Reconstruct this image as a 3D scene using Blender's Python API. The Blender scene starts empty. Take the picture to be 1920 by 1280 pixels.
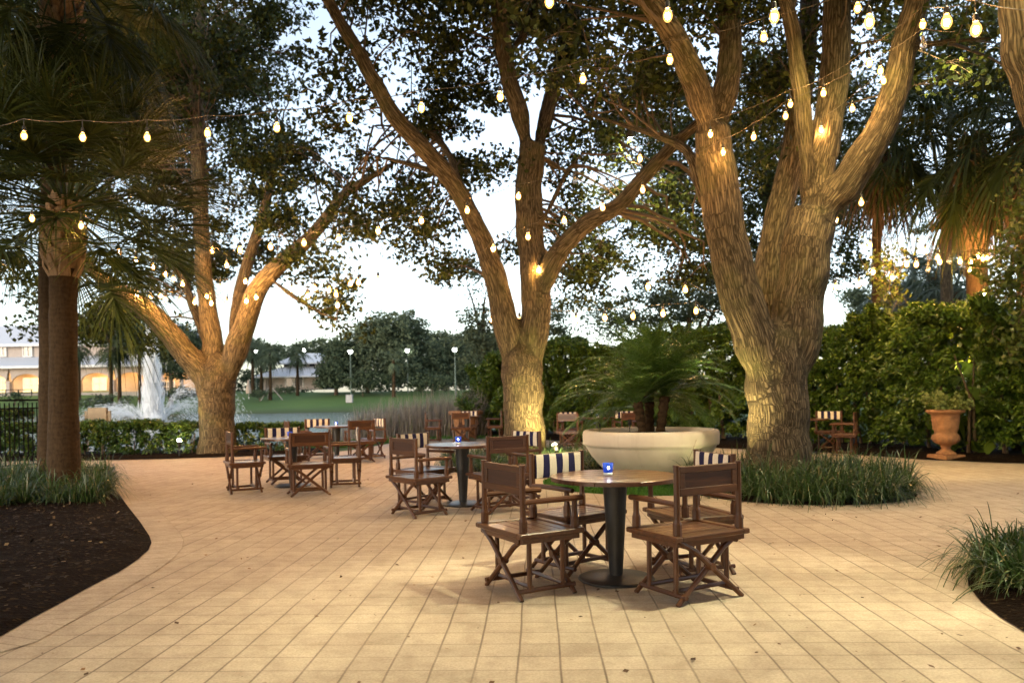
import bpy, math, random
import numpy as np
from mathutils import Vector, Matrix, kdtree
RND = random.Random(11)
NR = np.random.default_rng(11)
scene = bpy.context.scene
COL = scene.collection
PI = math.pi
# ------------------------------------------------------------------ camera
F, H, ROLL = 1450.0, 1.32, 0.016
CR = Vector((math.cos(ROLL), 0, -math.sin(ROLL)))
CU = Vector((math.sin(ROLL), 0, math.cos(ROLL)))
CAM = Vector((0, 0, H))

def ray(px, py):
    return CR * ((px - 960) / F) + CU * ((742 - py) / F) + Vector((0, 1, 0))

def at(px, py, y):
    d = ray(px, py)
    return CAM + d * (y / d.y)

def gnd(px, py, z=0.0):
    d = ray(px, py)
    return CAM + d * ((z - H) / d.z)

cam = bpy.data.cameras.new('camera')
camo = bpy.data.objects.new('camera', cam)
COL.objects.link(camo)
scene.camera = camo
M = Matrix((CR, CU, Vector((0, -1, 0)))).transposed().to_4x4()
M.translation = CAM
camo.matrix_world = M
cam.sensor_width = 36
cam.lens = 36 * F / 1920
cam.shift_y = (742 - 640) / 1920
cam.clip_start = 0.1
cam.clip_end = 3000
cam.dof.use_dof = True
cam.dof.focus_distance = 5.4
cam.dof.aperture_fstop = 2.6

# ------------------------------------------------------------------ helpers
def tag(o, label=None, cat=None, group=None, kind=None):
    if label: o['label'] = label
    if cat: o['category'] = cat
    if group: o['group'] = group
    if kind: o['kind'] = kind
    return o

def empty(name, loc, rz=0.0):
    o = bpy.data.objects.new(name, None)
    COL.objects.link(o)
    o.location = loc
    o.rotation_euler = (0, 0, rz)
    o.empty_display_size = 0.2
    return o

class MB:
    """collects vertices and faces of ONE mesh"""
    def __init__(s):
        s.v = []; s.f = []; s.mi = []
    def add(s, vs, fs, mi=0):
        b = len(s.v)
        s.v.extend([tuple(v) for v in vs])
        s.f.extend([tuple(b + i for i in f) for f in fs])
        s.mi.extend([mi] * len(fs))
    def box(s, c, size, rz=0.0, mi=0, M=None, top=1.0):
        x, y, z = size[0] / 2, size[1] / 2, size[2] / 2
        vs = [Vector((sx * x * (top if sz > 0 else 1), sy * y * (top if sz > 0 else 1), sz * z)) for sz in (-1, 1) for sx, sy in ((-1, -1), (1, -1), (1, 1), (-1, 1))]
        if M is not None: vs = [M @ v for v in vs]
        if rz:
            r = Matrix.Rotation(rz, 3, 'Z'); vs = [r @ v for v in vs]
        vs = [v + Vector(c) for v in vs]
        s.add(vs, [(3, 2, 1, 0), (4, 5, 6, 7), (0, 1, 5, 4), (1, 2, 6, 5), (2, 3, 7, 6), (3, 0, 4, 7)], mi)
    def bevbox(s, c, size, b, rz=0.0, mi=0):
        """box with bevelled vertical edges and top/bottom rims"""
        x, y, z = size[0] / 2, size[1] / 2, size[2] / 2
        rings = []
        def ring(ix, zz):
            return [Vector((px, py, zz)) for px, py in ((-ix[0] + b, -ix[1]), (ix[0] - b, -ix[1]), (ix[0], -ix[1] + b), (ix[0], ix[1] - b), (ix[0] - b, ix[1]), (-ix[0] + b, ix[1]), (-ix[0], ix[1] - b), (-ix[0], -ix[1] + b))]
        rings = [ring((x - b, y - b), -z), ring((x, y), -z + b), ring((x, y), z - b), ring((x - b, y - b), z)]
        r = Matrix.Rotation(rz, 3, 'Z')
        vs = [r @ v + Vector(c) for rg in rings for v in rg]
        fs = [tuple(reversed(range(8))), tuple(range(24, 32))]
        for k in range(3):
            for i in range(8):
                fs.append((k * 8 + i, k * 8 + (i + 1) % 8, k * 8 + 8 + (i + 1) % 8, k * 8 + 8 + i))
        s.add(vs, fs, mi)
    def bar(s, a, b, w, h, up=Vector((0, 0, 1)), mi=0):
        a, b = Vector(a), Vector(b)
        d = (b - a); L = d.length; d.normalize()
        x = d.cross(up)
        if x.length < 1e-4: x = d.cross(Vector((0, 1, 0)))
        x.normalize(); y = x.cross(d)
        m = Matrix((x, d, y)).transposed()
        s.box((a + b) / 2, (w, L, h), M=m, mi=mi)
    def tube(s, pts, rad, n=8, mi=0, caps=True):
        pts = [Vector(p) for p in pts]
        if not isinstance(rad, (list, tuple)): rad = [rad] * len(pts)
        d0 = (pts[1] - pts[0]).normalized()
        nrm = d0.orthogonal().normalized()
        b = len(s.v)
        vs = []; fs = []
        pd = d0
        for i, p in enumerate(pts):
            if i == 0: d = d0
            elif i == len(pts) - 1: d = (pts[i] - pts[i - 1]).normalized()
            else: d = (pts[i + 1] - pts[i - 1]).normalized()
            q = pd.rotation_difference(d); nrm = (q @ nrm).normalized(); pd = d
            bi = d.cross(nrm)
            for k in range(n):
                a = 2 * PI * k / n
                vs.append(p + (nrm * math.cos(a) + bi * math.sin(a)) * rad[i])
        for i in range(len(pts) - 1):
            for k in range(n):
                fs.append((i * n + k, i * n + (k + 1) % n, i * n + n + (k + 1) % n, i * n + n + k))
        if caps:
            fs.append(tuple(reversed(range(n)))); fs.append(tuple(range(len(vs) - n, len(vs))))
        s.add(vs, fs, mi)
    def lathe(s, prof, n=32, c=(0, 0, 0), mi=0, fn=None):
        vs = []; fs = []
        for i, (r, z) in enumerate(prof):
            for k in range(n):
                a = 2 * PI * k / n
                rr = r if fn is None else fn(r, z, a)
                vs.append(Vector((c[0] + rr * math.cos(a), c[1] + rr * math.sin(a), c[2] + z)))
        for i in range(len(prof) - 1):
            for k in range(n):
                fs.append((i * n + k, i * n + (k + 1) % n, i * n + n + (k + 1) % n, i * n + n + k))
        s.add(vs, fs, mi)
    def mesh(s, name, mats, smooth=False):
        me = bpy.data.meshes.new(name)
        me.from_pydata(s.v, [], s.f)
        for m in (mats if isinstance(mats, (list, tuple)) else [mats]): me.materials.append(m)
        if any(s.mi): me.polygons.foreach_set('material_index', s.mi)
        if smooth: me.shade_smooth()
        me.update()
        return me
    def build(s, name, mats, parent=None, smooth=False, loc=None, rz=0.0):
        o = bpy.data.objects.new(name, s.mesh(name, mats, smooth))
        COL.objects.link(o)
        if loc is not None: o.location = loc
        if rz: o.rotation_euler = (0, 0, rz)
        if parent is not None: o.parent = parent
        return o

def npmesh(name, V, k, mat, parent=None, smooth=False):
    """V (n*k,3) vertices, every k consecutive ones a face"""
    V = np.ascontiguousarray(V, dtype=np.float32).reshape(-1, 3)
    nf = len(V) // k
    me = bpy.data.meshes.new(name)
    me.vertices.add(len(V)); me.vertices.foreach_set('co', V.ravel())
    me.loops.add(len(V)); me.loops.foreach_set('vertex_index', np.arange(len(V), dtype=np.int32))
    me.polygons.add(nf); me.polygons.foreach_set('loop_start', np.arange(0, len(V), k, dtype=np.int32))
    me.update(calc_edges=True)
    me.materials.append(mat)
    if smooth: me.shade_smooth()
    o = bpy.data.objects.new(name, me); COL.objects.link(o)
    if parent is not None:
        o.parent = parent
        o.matrix_parent_inverse = Matrix.Translation(-Vector(parent.location))
    return o

def unit(a):
    return a / np.maximum(np.linalg.norm(a, axis=-1, keepdims=True), 1e-9)

def leaf_quads(P, L, W, bias=None, bw=0.0, rng=NR):
    """one rhombic leaf per point: size L x W (arrays ok), direction random, pulled to bias"""
    n = len(P)
    d = unit(rng.normal(size=(n, 3)))
    if bias is not None: d = unit(d + bw * np.asarray(bias))
    r = unit(rng.normal(size=(n, 3)))
    s = unit(np.cross(d, r))
    nn = np.cross(d, s)
    L = (np.ones(n) * L * rng.uniform(.65, 1.25, n))[:, None]; W = (np.ones(n) * W * rng.uniform(.75, 1.2, n))[:, None]
    a = P - d * L * .5; t = P + d * L * .5
    m = P - d * L * .06 + nn * W * .18
    return np.stack([a, m + s * W * .5, t, m - s * W * .5], 1).reshape(-1, 3)

def strips(base, dirs, L, W, droop, seg=4, side=None, rng=NR, lift=0.0):
    """blades: strips of `seg` quads, tapered, bending down.  returns quad vertices"""
    n = len(base)
    d = unit(dirs)
    if side is None:
        up = np.tile([0, 0, 1.0], (n, 1)) + rng.normal(size=(n, 3)) * .15
        side = unit(np.cross(d, up))
    L = (np.ones(n) * L)[:, None]; W = (np.ones(n) * W)[:, None]; droop = (np.ones(n) * droop)[:, None]
    out = []
    ts = np.linspace(0, 1, seg + 1)
    pts = []
    for t in ts:
        p = base + d * L * t * (1 - .18 * t * np.minimum(droop, 1.5)) + np.array([0, 0, -1.0]) * droop * L * t * t * .8
        pts.append(p)
    for i in range(seg):
        w0 = W * (1 - ts[i] ** 2) * .5 + W * .02; w1 = W * (1 - ts[i + 1] ** 2) * .5 + W * .02
        out.append(np.stack([pts[i] - side * w0, pts[i] + side * w0, pts[i + 1] + side * w1, pts[i + 1] - side * w1], 1))
    return np.stack(out, 1).reshape(-1, 3)

# ------------------------------------------------------------------ materials
class NT:
    def __init__(s, name):
        s.m = bpy.data.materials.new(name); s.m.use_nodes = True
        s.t = s.m.node_tree; s.t.nodes.clear()
        s.out = s.n('ShaderNodeOutputMaterial')
    def n(s, typ, **kw):
        x = s.t.nodes.new(typ)
        for k, v in kw.items():
            if k.startswith('i_'):
                x.inputs[k[2:].replace('_', ' ')].default_value = v
            else: setattr(x, k, v)
        return x
    def l(s, a, b): s.t.links.new(a, b)
    def math(s, op, a, b=None, c=None):
        x = s.n('ShaderNodeMath', operation=op)
        for i, v in enumerate((a, b, c)):
            if v is None: continue
            if isinstance(v, (int, float)): x.inputs[i].default_value = v
            else: s.l(v, x.inputs[i])
        return x.outputs[0]
    def noise(s, vec, scale, detail=3, rough=.55, dist=0.0):
        x = s.n('ShaderNodeTexNoise'); x.inputs['Scale'].default_value = scale; x.inputs['Detail'].default_value = detail
        x.inputs['Roughness'].default_value = rough; x.inputs['Distortion'].default_value = dist
        if vec is not None: s.l(vec, x.inputs['Vector'])
        return x.outputs['Fac']
    def ramp(s, fac, stops, interp='LINEAR'):
        x = s.n('ShaderNodeValToRGB'); x.color_ramp.interpolation = interp
        el = x.color_ramp.elements
        el[0].position, el[0].color = stops[0][0], (*stops[0][1], 1)
        el[1].position, el[1].color = stops[1][0], (*stops[1][1], 1)
        for p, c in stops[2:]:
            e = el.new(p); e.color = (*c, 1)
        s.l(fac, x.inputs[0]); return x.outputs[0]
    def mix(s, fac, a, b, mode='MIX'):
        x = s.n('ShaderNodeMix', data_type='RGBA', blend_type=mode)
        for i, v in ((0, fac), (6, a), (7, b)):
            if isinstance(v, (int, float)): x.inputs[i].default_value = v
            elif isinstance(v, tuple): x.inputs[i].default_value = (*v, 1)
            else: s.l(v, x.inputs[i])
        return x.outputs[2]
    def obj(s, scale=None, rot=None, loc=None):
        tc = s.n('ShaderNodeTexCoord')
        if scale is None and rot is None and loc is None: return tc.outputs['Object']
        mp = s.n('ShaderNodeMapping'); s.l(tc.outputs['Object'], mp.inputs[0])
        if scale: mp.inputs['Scale'].default_value = scale
        if rot: mp.inputs['Rotation'].default_value = rot
        if loc: mp.inputs['Location'].default_value = loc
        return mp.outputs[0]
    def bump(s, h, strength=.5, dist=.01):
        x = s.n('ShaderNodeBump'); x.inputs['Strength'].default_value = strength; x.inputs['Distance'].default_value = dist
        s.l(h, x.inputs['Height']); return x.outputs[0]
    def pbr(s, col, rough=.6, bump=None, metal=0.0, spec=None, emit=None, estr=0.0, trans=None, coat=None):
        p = s.n('ShaderNodeBsdfPrincipled')
        if isinstance(col, tuple): p.inputs['Base Color'].default_value = (*col, 1)
        else: s.l(col, p.inputs['Base Color'])
        if isinstance(rough, (int, float)): p.inputs['Roughness'].default_value = rough
        else: s.l(rough, p.inputs['Roughness'])
        p.inputs['Metallic'].default_value = metal
        if spec is not None: p.inputs['Specular IOR Level'].default_value = spec
        if coat is not None: p.inputs['Coat Weight'].default_value = coat; p.inputs['Coat Roughness'].default_value = .15
        if bump is not None: s.l(bump, p.inputs['Normal'])
        if emit is not None:
            p.inputs['Emission Color'].default_value = (*emit, 1); p.inputs['Emission Strength'].default_value = estr
        if trans is not None: p.inputs['Transmission Weight'].default_value = trans
        s.l(p.outputs[0], s.out.inputs[0]); s.p = p
        return s.m

def island(nt):
    return nt.n('ShaderNodeNewGeometry').outputs['Random Per Island']

def leaf_mat(name, stops, rough=.5, tr=.3, spec=.35):
    t = NT(name)
    c = t.ramp(island(t), stops)
    t.pbr(c, rough, spec=spec)
    tl = t.n('ShaderNodeBsdfTranslucent'); t.l(c, tl.inputs[0])
    mx = t.n('ShaderNodeMixShader'); mx.inputs[0].default_value = tr
    t.l(t.p.outputs[0], mx.inputs[1]); t.l(tl.outputs[0], mx.inputs[2]); t.l(mx.outputs[0], t.out.inputs[0])
    return t.m

def plain(name, col, rough=.6, var=.15, scale=6, bump=0.0, metal=0.0, spec=None, stretch=(1, 1, 1), coat=None):
    t = NT(name)
    v = t.obj(stretch)
    f = t.noise(v, scale, 5, .6)
    lo = tuple(c * (1 - var) for c in col); hi = tuple(min(1, c * (1 + var)) for c in col)
    c = t.ramp(f, [(.3, lo), (.7, hi)])
    b = t.bump(t.noise(v, scale * 6, 4), bump, .01) if bump else None
    return t.pbr(c, rough, b, metal, spec, coat=coat)

def emis(name, col, s):
    t = NT(name)
    e = t.n('ShaderNodeEmission'); e.inputs[0].default_value = (*col, 1); e.inputs[1].default_value = s
    t.l(e.outputs[0], t.out.inputs[0]); return t.m

# pavers -------------------------------------------------------------
PA = math.radians(1.97)
p0 = gnd(968.4, 1280); U0 = (p0.x * math.cos(PA) - p0.y * math.sin(PA)) % .209
p1 = gnd(700, 1231); V0 = (p1.x * math.sin(PA) + p1.y * math.cos(PA)) % .196

def paver_mat(name, bw=.209, bh=.196, border=False):
    t = NT(name)
    if border:
        uv = t.n('ShaderNodeUVMap').outputs[0]; vec = uv
        sp = t.n('ShaderNodeSeparateXYZ'); t.l(uv, sp.inputs[0]); u, v = sp.outputs[0], sp.outputs[1]
        w = t.obj()
    else:
        w = t.obj()
        sp = t.n('ShaderNodeSeparateXYZ'); t.l(w, sp.inputs[0])
        wob = t.math('MULTIPLY', t.math('SUBTRACT', t.noise(w, 1.3, 2), .5), .022)
        u = t.math('ADD', t.math('SUBTRACT', t.math('SUBTRACT', t.math('MULTIPLY', sp.outputs[0], math.cos(PA)), t.math('MULTIPLY', sp.outputs[1], math.sin(PA))), U0 - 20 * bw), wob)
        v = t.math('ADD', t.math('SUBTRACT', t.math('ADD', t.math('MULTIPLY', sp.outputs[0], math.sin(PA)), t.math('MULTIPLY', sp.outputs[1], math.cos(PA))), V0 - 20 * bh), wob)
    ud = t.math('DIVIDE', u, bw); vd = t.math('DIVIDE', v, bh)
    fu = t.math('FLOOR', ud); fv = t.math('FLOOR', vd)
    du = t.math('ABSOLUTE', t.math('SUBTRACT', t.math('FRACT', ud), .5)); dv = t.math('ABSOLUTE', t.math('SUBTRACT', t.math('FRACT', vd), .5))
    def edge(d, half):
        x = t.n('ShaderNodeMapRange'); x.inputs[1].default_value = .5 - half * 1.8; x.inputs[2].default_value = .5 - half * .5
        t.l(d, x.inputs[0]); return x.outputs[0]
    ju = edge(du, .021); jv = t.math('MULTIPLY', edge(dv, .016), .8)
    fade = t.n('ShaderNodeMapRange'); fade.inputs[1].default_value = .35; fade.inputs[2].default_value = .65; fade.inputs[3].default_value = .45; fade.inputs[4].default_value = 1
    t.l(t.noise(w, .8, 3), fade.inputs[0])
    joint = t.math('MULTIPLY', t.math('MAXIMUM', ju, jv), fade.outputs[0])
    cb = t.n('ShaderNodeCombineXYZ'); t.l(fu, cb.inputs[0]); t.l(fv, cb.inputs[1])
    wn = t.n('ShaderNodeTexWhiteNoise', noise_dimensions='2D'); t.l(cb.outputs[0], wn.inputs['Vector'])
    big = t.noise(w, .55, 4, .6); fine = t.noise(w, 70, 3, .7); mid = t.noise(w, 7, 4, .65)
    c = t.ramp(wn.outputs[0], [(0, (.40, .325, .25)), (1, (.475, .39, .305)), (.5, (.44, .355, .275))])
    c = t.mix(t.math('MULTIPLY', big, .55), c, (.52, .455, .34))
    g = t.ramp(fine, [(.3, (.72, .72, .72)), (.62, (1.12, 1.12, 1.12))])
    c = t.mix(.8, c, g, 'MULTIPLY')
    st = t.ramp(mid, [(.34, (.66, .62, .58)), (.56, (1, 1, 1))])
    c = t.mix(.5, c, st, 'MULTIPLY')
    st2 = t.ramp(t.noise(w, 1.7, 5, .7), [(.40, (.72, .68, .66)), (.56, (1, 1, 1))])
    c = t.mix(.45, c, st2, 'MULTIPLY')
    c = t.mix(t.math('MULTIPLY', joint, .84), c, (.085, .055, .035))
    h = t.math('SUBTRACT', t.math('ADD', t.math('MULTIPLY', fine, .25), t.math('MULTIPLY', wn.outputs[0], .25)), joint)
    b = t.bump(h, .6, .006)
    return t.pbr(c, .72, b, spec=.35)

M_PAVER = paver_mat('paver_stone')
M_BORDER = paver_mat('paver_border_stone', .105, .30, True)

def mulch_mat():
    t = NT('mulch')
    w = t.obj()
    vo = t.n('ShaderNodeTexVoronoi'); vo.inputs['Scale'].default_value = 38; t.l(w, vo.inputs['Vector'])
    sp = t.n('ShaderNodeSeparateColor'); t.l(vo.outputs['Color'], sp.inputs[0])
    c = t.ramp(sp.outputs[0], [(0, (.005, .003, .002)), (.74, (.012, .007, .0045)), (.88, (.028, .017, .009)), (.96, (.09, .058, .028))])
    c = t.mix(t.noise(w, 2.5, 3), c, (.012, .007, .0045))
    b = t.bump(t.math('ADD', vo.outputs['Distance'], t.noise(w, 90, 3)), 1.0, .03)
    return t.pbr(c, .9, b, spec=.05)
M_MULCH = mulch_mat()

def terrain_mat():
    t = NT('lawn_grass')
    w = t.obj()
    f = t.noise(w, .12, 4, .6); f2 = t.noise(w, 9, 4, .7)
    c = t.ramp(f, [(.3, (.07, .125, .035)), (.7, (.11, .18, .045))])
    c = t.mix(t.math('MULTIPLY', f2, .6), c, (.055, .10, .025))
    sp = t.n('ShaderNodeSeparateXYZ'); t.l(w, sp.inputs[0])
    # mulch-coloured bank tops and the reedy shore strip
    m = t.n('ShaderNodeMapRange'); m.inputs[1].default_value = -.45; m.inputs[2].default_value = .25; m.inputs[3].default_value = 1; m.inputs[4].default_value = 0
    t.l(t.math('ADD', sp.outputs[2], t.math('MULTIPLY', t.math('SUBTRACT', f2, .5), .5)), m.inputs[0])
    c = t.mix(t.math('MULTIPLY', m.outputs[0], .8), c, (.055, .06, .025))
    return t.pbr(c, .9, t.bump(f2, .6, .05), spec=.2)
M_LAWN = terrain_mat()

def water_mat():
    t = NT('lake_water')
    w = t.obj((1, .45, 1))
    n1 = t.noise(w, .9, 4, .6); n2 = t.noise(w, 4.5, 3, .6)
    b = t.bump(t.math('ADD', t.math('MULTIPLY', n1, .7), t.math('MULTIPLY', n2, .3)), 1.0, .55)
    return t.pbr((.012, .018, .014), .08, b, spec=1.0)
M_WATER = water_mat()

def bark_mat(name, dark, light, sc=31.0, moss=(.10, .10, .03)):
    t = NT(name)
    at_ = t.n('ShaderNodeAttribute', attribute_name='bark'); v = at_.outputs['Vector']
    nz = t.n('ShaderNodeTexNoise'); nz.inputs['Scale'].default_value = 5; nz.inputs['Detail'].default_value = 3; t.l(v, nz.inputs['Vector'])
    vm = t.n('ShaderNodeVectorMath', operation='MULTIPLY_ADD'); t.l(nz.outputs['Color'], vm.inputs[0]); vm.inputs[1].default_value = (.13, .13, .13); t.l(v, vm.inputs[2])
    vo = t.n('ShaderNodeTexVoronoi', feature='DISTANCE_TO_EDGE'); vo.inputs['Scale'].default_value = sc; t.l(vm.outputs[0], vo.inputs['Vector'])
    vo2 = t.n('ShaderNodeTexVoronoi', feature='DISTANCE_TO_EDGE'); vo2.inputs['Scale'].default_value = sc * 2.3; t.l(vm.outputs[0], vo2.inputs['Vector'])
    e = t.n('ShaderNodeMapRange'); e.inputs[1].default_value = 0; e.inputs[2].default_value = .30; t.l(vo.outputs[0], e.inputs[0])
    e2 = t.n('ShaderNodeMapRange'); e2.inputs[1].default_value = 0; e2.inputs[2].default_value = .4; t.l(vo2.outputs[0], e2.inputs[0])
    rg = t.noise(vm.outputs[0], sc * .8, 5, .62, .4)
    fn = t.noise(v, 90, 4, .7)
    h = t.math('ADD', t.math('ADD', t.math('MULTIPLY', e.outputs[0], .46), t.math('MULTIPLY', e2.outputs[0], .18)), t.math('ADD', t.math('MULTIPLY', rg, .30), t.math('MULTIPLY', fn, .22)))
    c = t.ramp(h, [(.32, dark), (.84, light), (.54, tuple(a * .6 + b * .4 for a, b in zip(dark, light)))])
    pos = t.obj()
    big = t.noise(pos, 1.6, 4, .6)
    c = t.mix(t.math('MULTIPLY', t.ramp(big, [(.5, (0, 0, 0)), (.75, (1, 1, 1))]), .5), c, moss)
    pal = t.noise(pos, 3.7, 3, .6)
    c = t.mix(t.math('MULTIPLY', t.ramp(pal, [(.58, (0, 0, 0)), (.72, (1, 1, 1))]), .35), c, tuple(min(1, x * 1.35) for x in light))
    return t.pbr(c, .85, t.bump(h, 1.0, .026), spec=.2)
M_BARK = bark_mat('oak_bark', (.026, .019, .011), (.175, .134, .082))
M_TWIG = plain('twig_bark', (.09, .062, .04), .85, .3, 9)

def palm_trunk_mat(name, dark, light):
    t = NT(name)
    v = t.obj((1, 1, 1))
    sp = t.n('ShaderNodeSeparateXYZ'); t.l(v, sp.inputs[0])
    wv = t.n('ShaderNodeTexWave', wave_type='BANDS', bands_direction='Z'); wv.inputs['Scale'].default_value = 4.2; wv.inputs['Distortion'].default_value = 7
    wv.inputs['Detail'].default_value = 3; wv.inputs['Detail Scale'].default_value = 2.0; t.l(v, wv.inputs['Vector'])
    fib = t.noise(t.obj((26, 26, 9)), 1.0, 5, .7)
    h = t.math('ADD', t.math('MULTIPLY', wv.outputs['Fac'], .10), t.math('MULTIPLY', fib, .9))
    c = t.ramp(h, [(.2, dark), (.8, light)])
    return t.pbr(c, .9, t.bump(h, .8, .02), spec=.15)
M_PALM = palm_trunk_mat('palm_trunk_bark', (.016, .010, .005), (.075, .047, .024))
M_BOOT = plain('palm_boot', (.24, .155, .085), .85, .45, 7, .6, stretch=(3, 3, .6))
M_FROND = leaf_mat('palm_frond_green', [(0, (.018, .029, .006)), (1, (.05, .066, .014))], .5, .25, .2)
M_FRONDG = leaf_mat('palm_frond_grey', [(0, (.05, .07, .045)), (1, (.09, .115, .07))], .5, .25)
M_DEAD = leaf_mat('palm_frond_dead', [(0, (.13, .075, .04)), (1, (.24, .15, .085))], .8, .25)
M_PHX = leaf_mat('feather_palm_leaf', [(0, (.05, .11, .022)), (1, (.11, .20, .045))], .38, .25, .5)
M_OAKLEAF = leaf_mat('oak_leaf', [(0, (.011, .018, .004)), (.5, (.028, .041, .007)), (1, (.062, .075, .015))], .55, .2, .2)
M_FARLEAF = leaf_mat('far_leaf', [(0, (.05, .07, .042)), (1, (.12, .15, .085))], .7, .25, .2)  # leaf tones lightened to carry the distant haze
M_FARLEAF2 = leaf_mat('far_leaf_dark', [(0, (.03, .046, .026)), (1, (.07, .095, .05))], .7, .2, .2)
M_HEDGE = leaf_mat('hedge_leaf', [(0, (.03, .062, .008)), (.6, (.068, .125, .014)), (1, (.14, .20, .026))], .38, .3, .45)
M_SHRUB = leaf_mat('low_hedge_leaf', [(0, (.03, .065, .012)), (.75, (.06, .115, .02)), (1, (.11, .17, .03))], .35, .25, .5)
M_VINE = leaf_mat('vine_leaf', [(0, (.045, .075, .012)), (1, (.11, .135, .028))], .4, .35)
M_LIRI = leaf_mat('border_grass_blade', [(0, (.018, .045, .010)), (.8, (.044, .09, .018)), (.93, (.08, .11, .035)), (1, (.18, .14, .06))], .38, .2, .5)
M_REED = leaf_mat('dry_reed', [(0, (.17, .155, .145)), (.8, (.30, .275, .26)), (1, (.14, .17, .07))], .8, .2)
M_TURF = leaf_mat('turf_blade', [(0, (.03, .10, .010)), (1, (.07, .19, .02))], .6, .2)

def wood_mat(name, dark, light, rough=.38, axis=0, coat=.12):
    t = NT(name)
    st = [9.0, 9.0, 9.0]; st[axis] = .9
    v = t.obj(tuple(st))
    f = t.noise(v, 3.2, 5, .62, .6); g = t.noise(v, 22, 3, .6)
    h = t.math('ADD', t.math('MULTIPLY', f, .75), t.math('MULTIPLY', g, .25))
    c = t.ramp(h, [(.3, dark), (.72, light)])
    rn = t.n('ShaderNodeObjectInfo').outputs['Random']
    c = t.mix(t.math('MULTIPLY', rn, .35), c, tuple(x * .6 for x in dark))
    return t.pbr(c, t.math('ADD', t.math('MULTIPLY', g, .22), rough - .08), t.bump(h, .25, .003), spec=.35, coat=coat)
M_WX = wood_mat('stained_teak_across', (.045, .016, .006), (.14, .054, .019), axis=0, rough=.34, coat=.3)
M_WY = wood_mat('stained_teak_along', (.045, .016, .006), (.14, .054, .019), axis=1)
M_WZ = wood_mat('stained_teak_upright', (.043, .015, .0055), (.13, .050, .018), axis=2)
M_WPANEL = wood_mat('stained_teak_panel', (.03, .010, .004), (.085, .03, .011), axis=0)
M_WTOP = wood_mat('stained_teak_tabletop', (.06, .022, .010), (.16, .068, .03), rough=.3, axis=0, coat=.7)
M_IRON = plain('black_iron', (.014, .014, .015), .42, .3, 9, .15, metal=.0, spec=.5)
M_BLACK = plain('black_rubber', (.012, .012, .013), .6)
M_FENCE = plain('black_railing_paint', (.010, .010, .011), .8, spec=0.0)

def stripe_mat():
    t = NT('striped_canvas')
    sp = t.n('ShaderNodeSeparateXYZ'); v = t.obj(); t.l(v, sp.inputs[0])
    u = t.math('FRACT', t.math('ADD', t.math('DIVIDE', sp.outputs[0], .131), .25))
    m = t.math('GREATER_THAN', u, .5)
    n = t.noise(t.obj((60, 8, 60)), 3, 3)
    cr = t.ramp(n, [(.3, (.60, .53, .42)), (.7, (.74, .67, .55))])
    nv = t.ramp(n, [(.3, (.012, .012, .045)), (.7, (.022, .02, .07))])
    c = t.mix(m, nv, cr)
    return t.pbr(c, .85, t.bump(t.noise(v, 220, 2), .25, .002), spec=.15)
M_STRIPE = stripe_mat()

def planter_mat():
    t = NT('cream_concrete')
    v = t.obj()
    f = t.noise(v, 2.2, 5, .6); sp = t.noise(v, 26, 3, .7)
    streak = t.noise(t.obj((7, 7, .6)), 1.2, 4, .6)
    c = t.ramp(f, [(.3, (.56, .50, .41)), (.7, (.66, .60, .50))])
    c = t.mix(t.math('MULTIPLY', t.ramp(sp, [(.66, (0, 0, 0)), (.74, (1, 1, 1))]), .45), c, (.25, .20, .14))
    c = t.mix(t.math('MULTIPLY', t.ramp(streak, [(.55, (0, 0, 0)), (.8, (1, 1, 1))]), .35), c, (.33, .27, .19))
    return t.pbr(c, .6, t.bump(sp, .15, .004), spec=.35)
M_PLANTER = planter_mat()
M_TERRA = plain('terracotta', (.30, .145, .065), .75, .35, 9, .5)
M_SOIL = plain('potting_soil', (.03, .02, .013), .95, .4, 20, .8)
M_TAN = plain('tan_stucco', (.45, .33, .22), .85, .08, 3)
M_GREYW = plain('pale_stucco', (.36, .31, .28), .85, .08, 3)
M_TRIM = plain('white_trim', (.6, .6, .6), .6, .05)
M_GLASSD = plain('dark_window', (.02, .025, .03), .12, .2, spec=.5)
M_POSTG = plain('green_grey_post', (.07, .105, .085), .5)
M_BOXT = plain('tan_metal_box', (.33, .24, .14), .6, .15, 8)
M_GREYBOX = plain('grey_utility_box', (.3, .29, .29), .6)
M_UMB = plain('closed_parasol_cloth', (.45, .35, .28), .8)
M_STONE = plain('retaining_stone', (.28, .25, .22), .9, .2, 4)

def roof_mat():
    t = NT('pale_metal_roof')
    sp = t.n('ShaderNodeSeparateXYZ'); v = t.obj(); t.l(v, sp.inputs[0])
    s = t.math('GREATER_THAN', t.math('FRACT', t.math('DIVIDE', sp.outputs[0], .62)), .88)
    c = t.mix(t.math('MULTIPLY', s, .3), (.50, .52, .56), (.3, .32, .36))
    return t.pbr(c, .45, t.bump(s, .4, .03), spec=.4)
M_ROOF = roof_mat()
M_LIT = emis('lit_window', (1.0, .74, .32), .7)
M_BULB = emis('bulb_glass_lit', (1.0, .54, .18), 900.0)
def amber_glass():
    t = NT('amber_bulb_glass')
    e = t.n('ShaderNodeEmission'); e.inputs[0].default_value = (1.0, .46, .10, 1); e.inputs[1].default_value = 1.4
    tp = t.n('ShaderNodeBsdfTransparent'); tp.inputs[0].default_value = (1, .93, .8, 1)
    mx = t.n('ShaderNodeMixShader'); mx.inputs[0].default_value = .6
    t.l(tp.outputs[0], mx.inputs[1]); t.l(e.outputs[0], mx.inputs[2]); t.l(mx.outputs[0], t.out.inputs[0]); return t.m
M_AMBER = amber_glass()
def bulb_off():
    t = NT('bulb_glass_clear'); return t.pbr((.9, .9, .88), .05, spec=.5, trans=.9)
M_BULBOFF = bulb_off()
M_SOCKET = plain('bulb_socket', (.02, .018, .016), .5)
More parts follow.
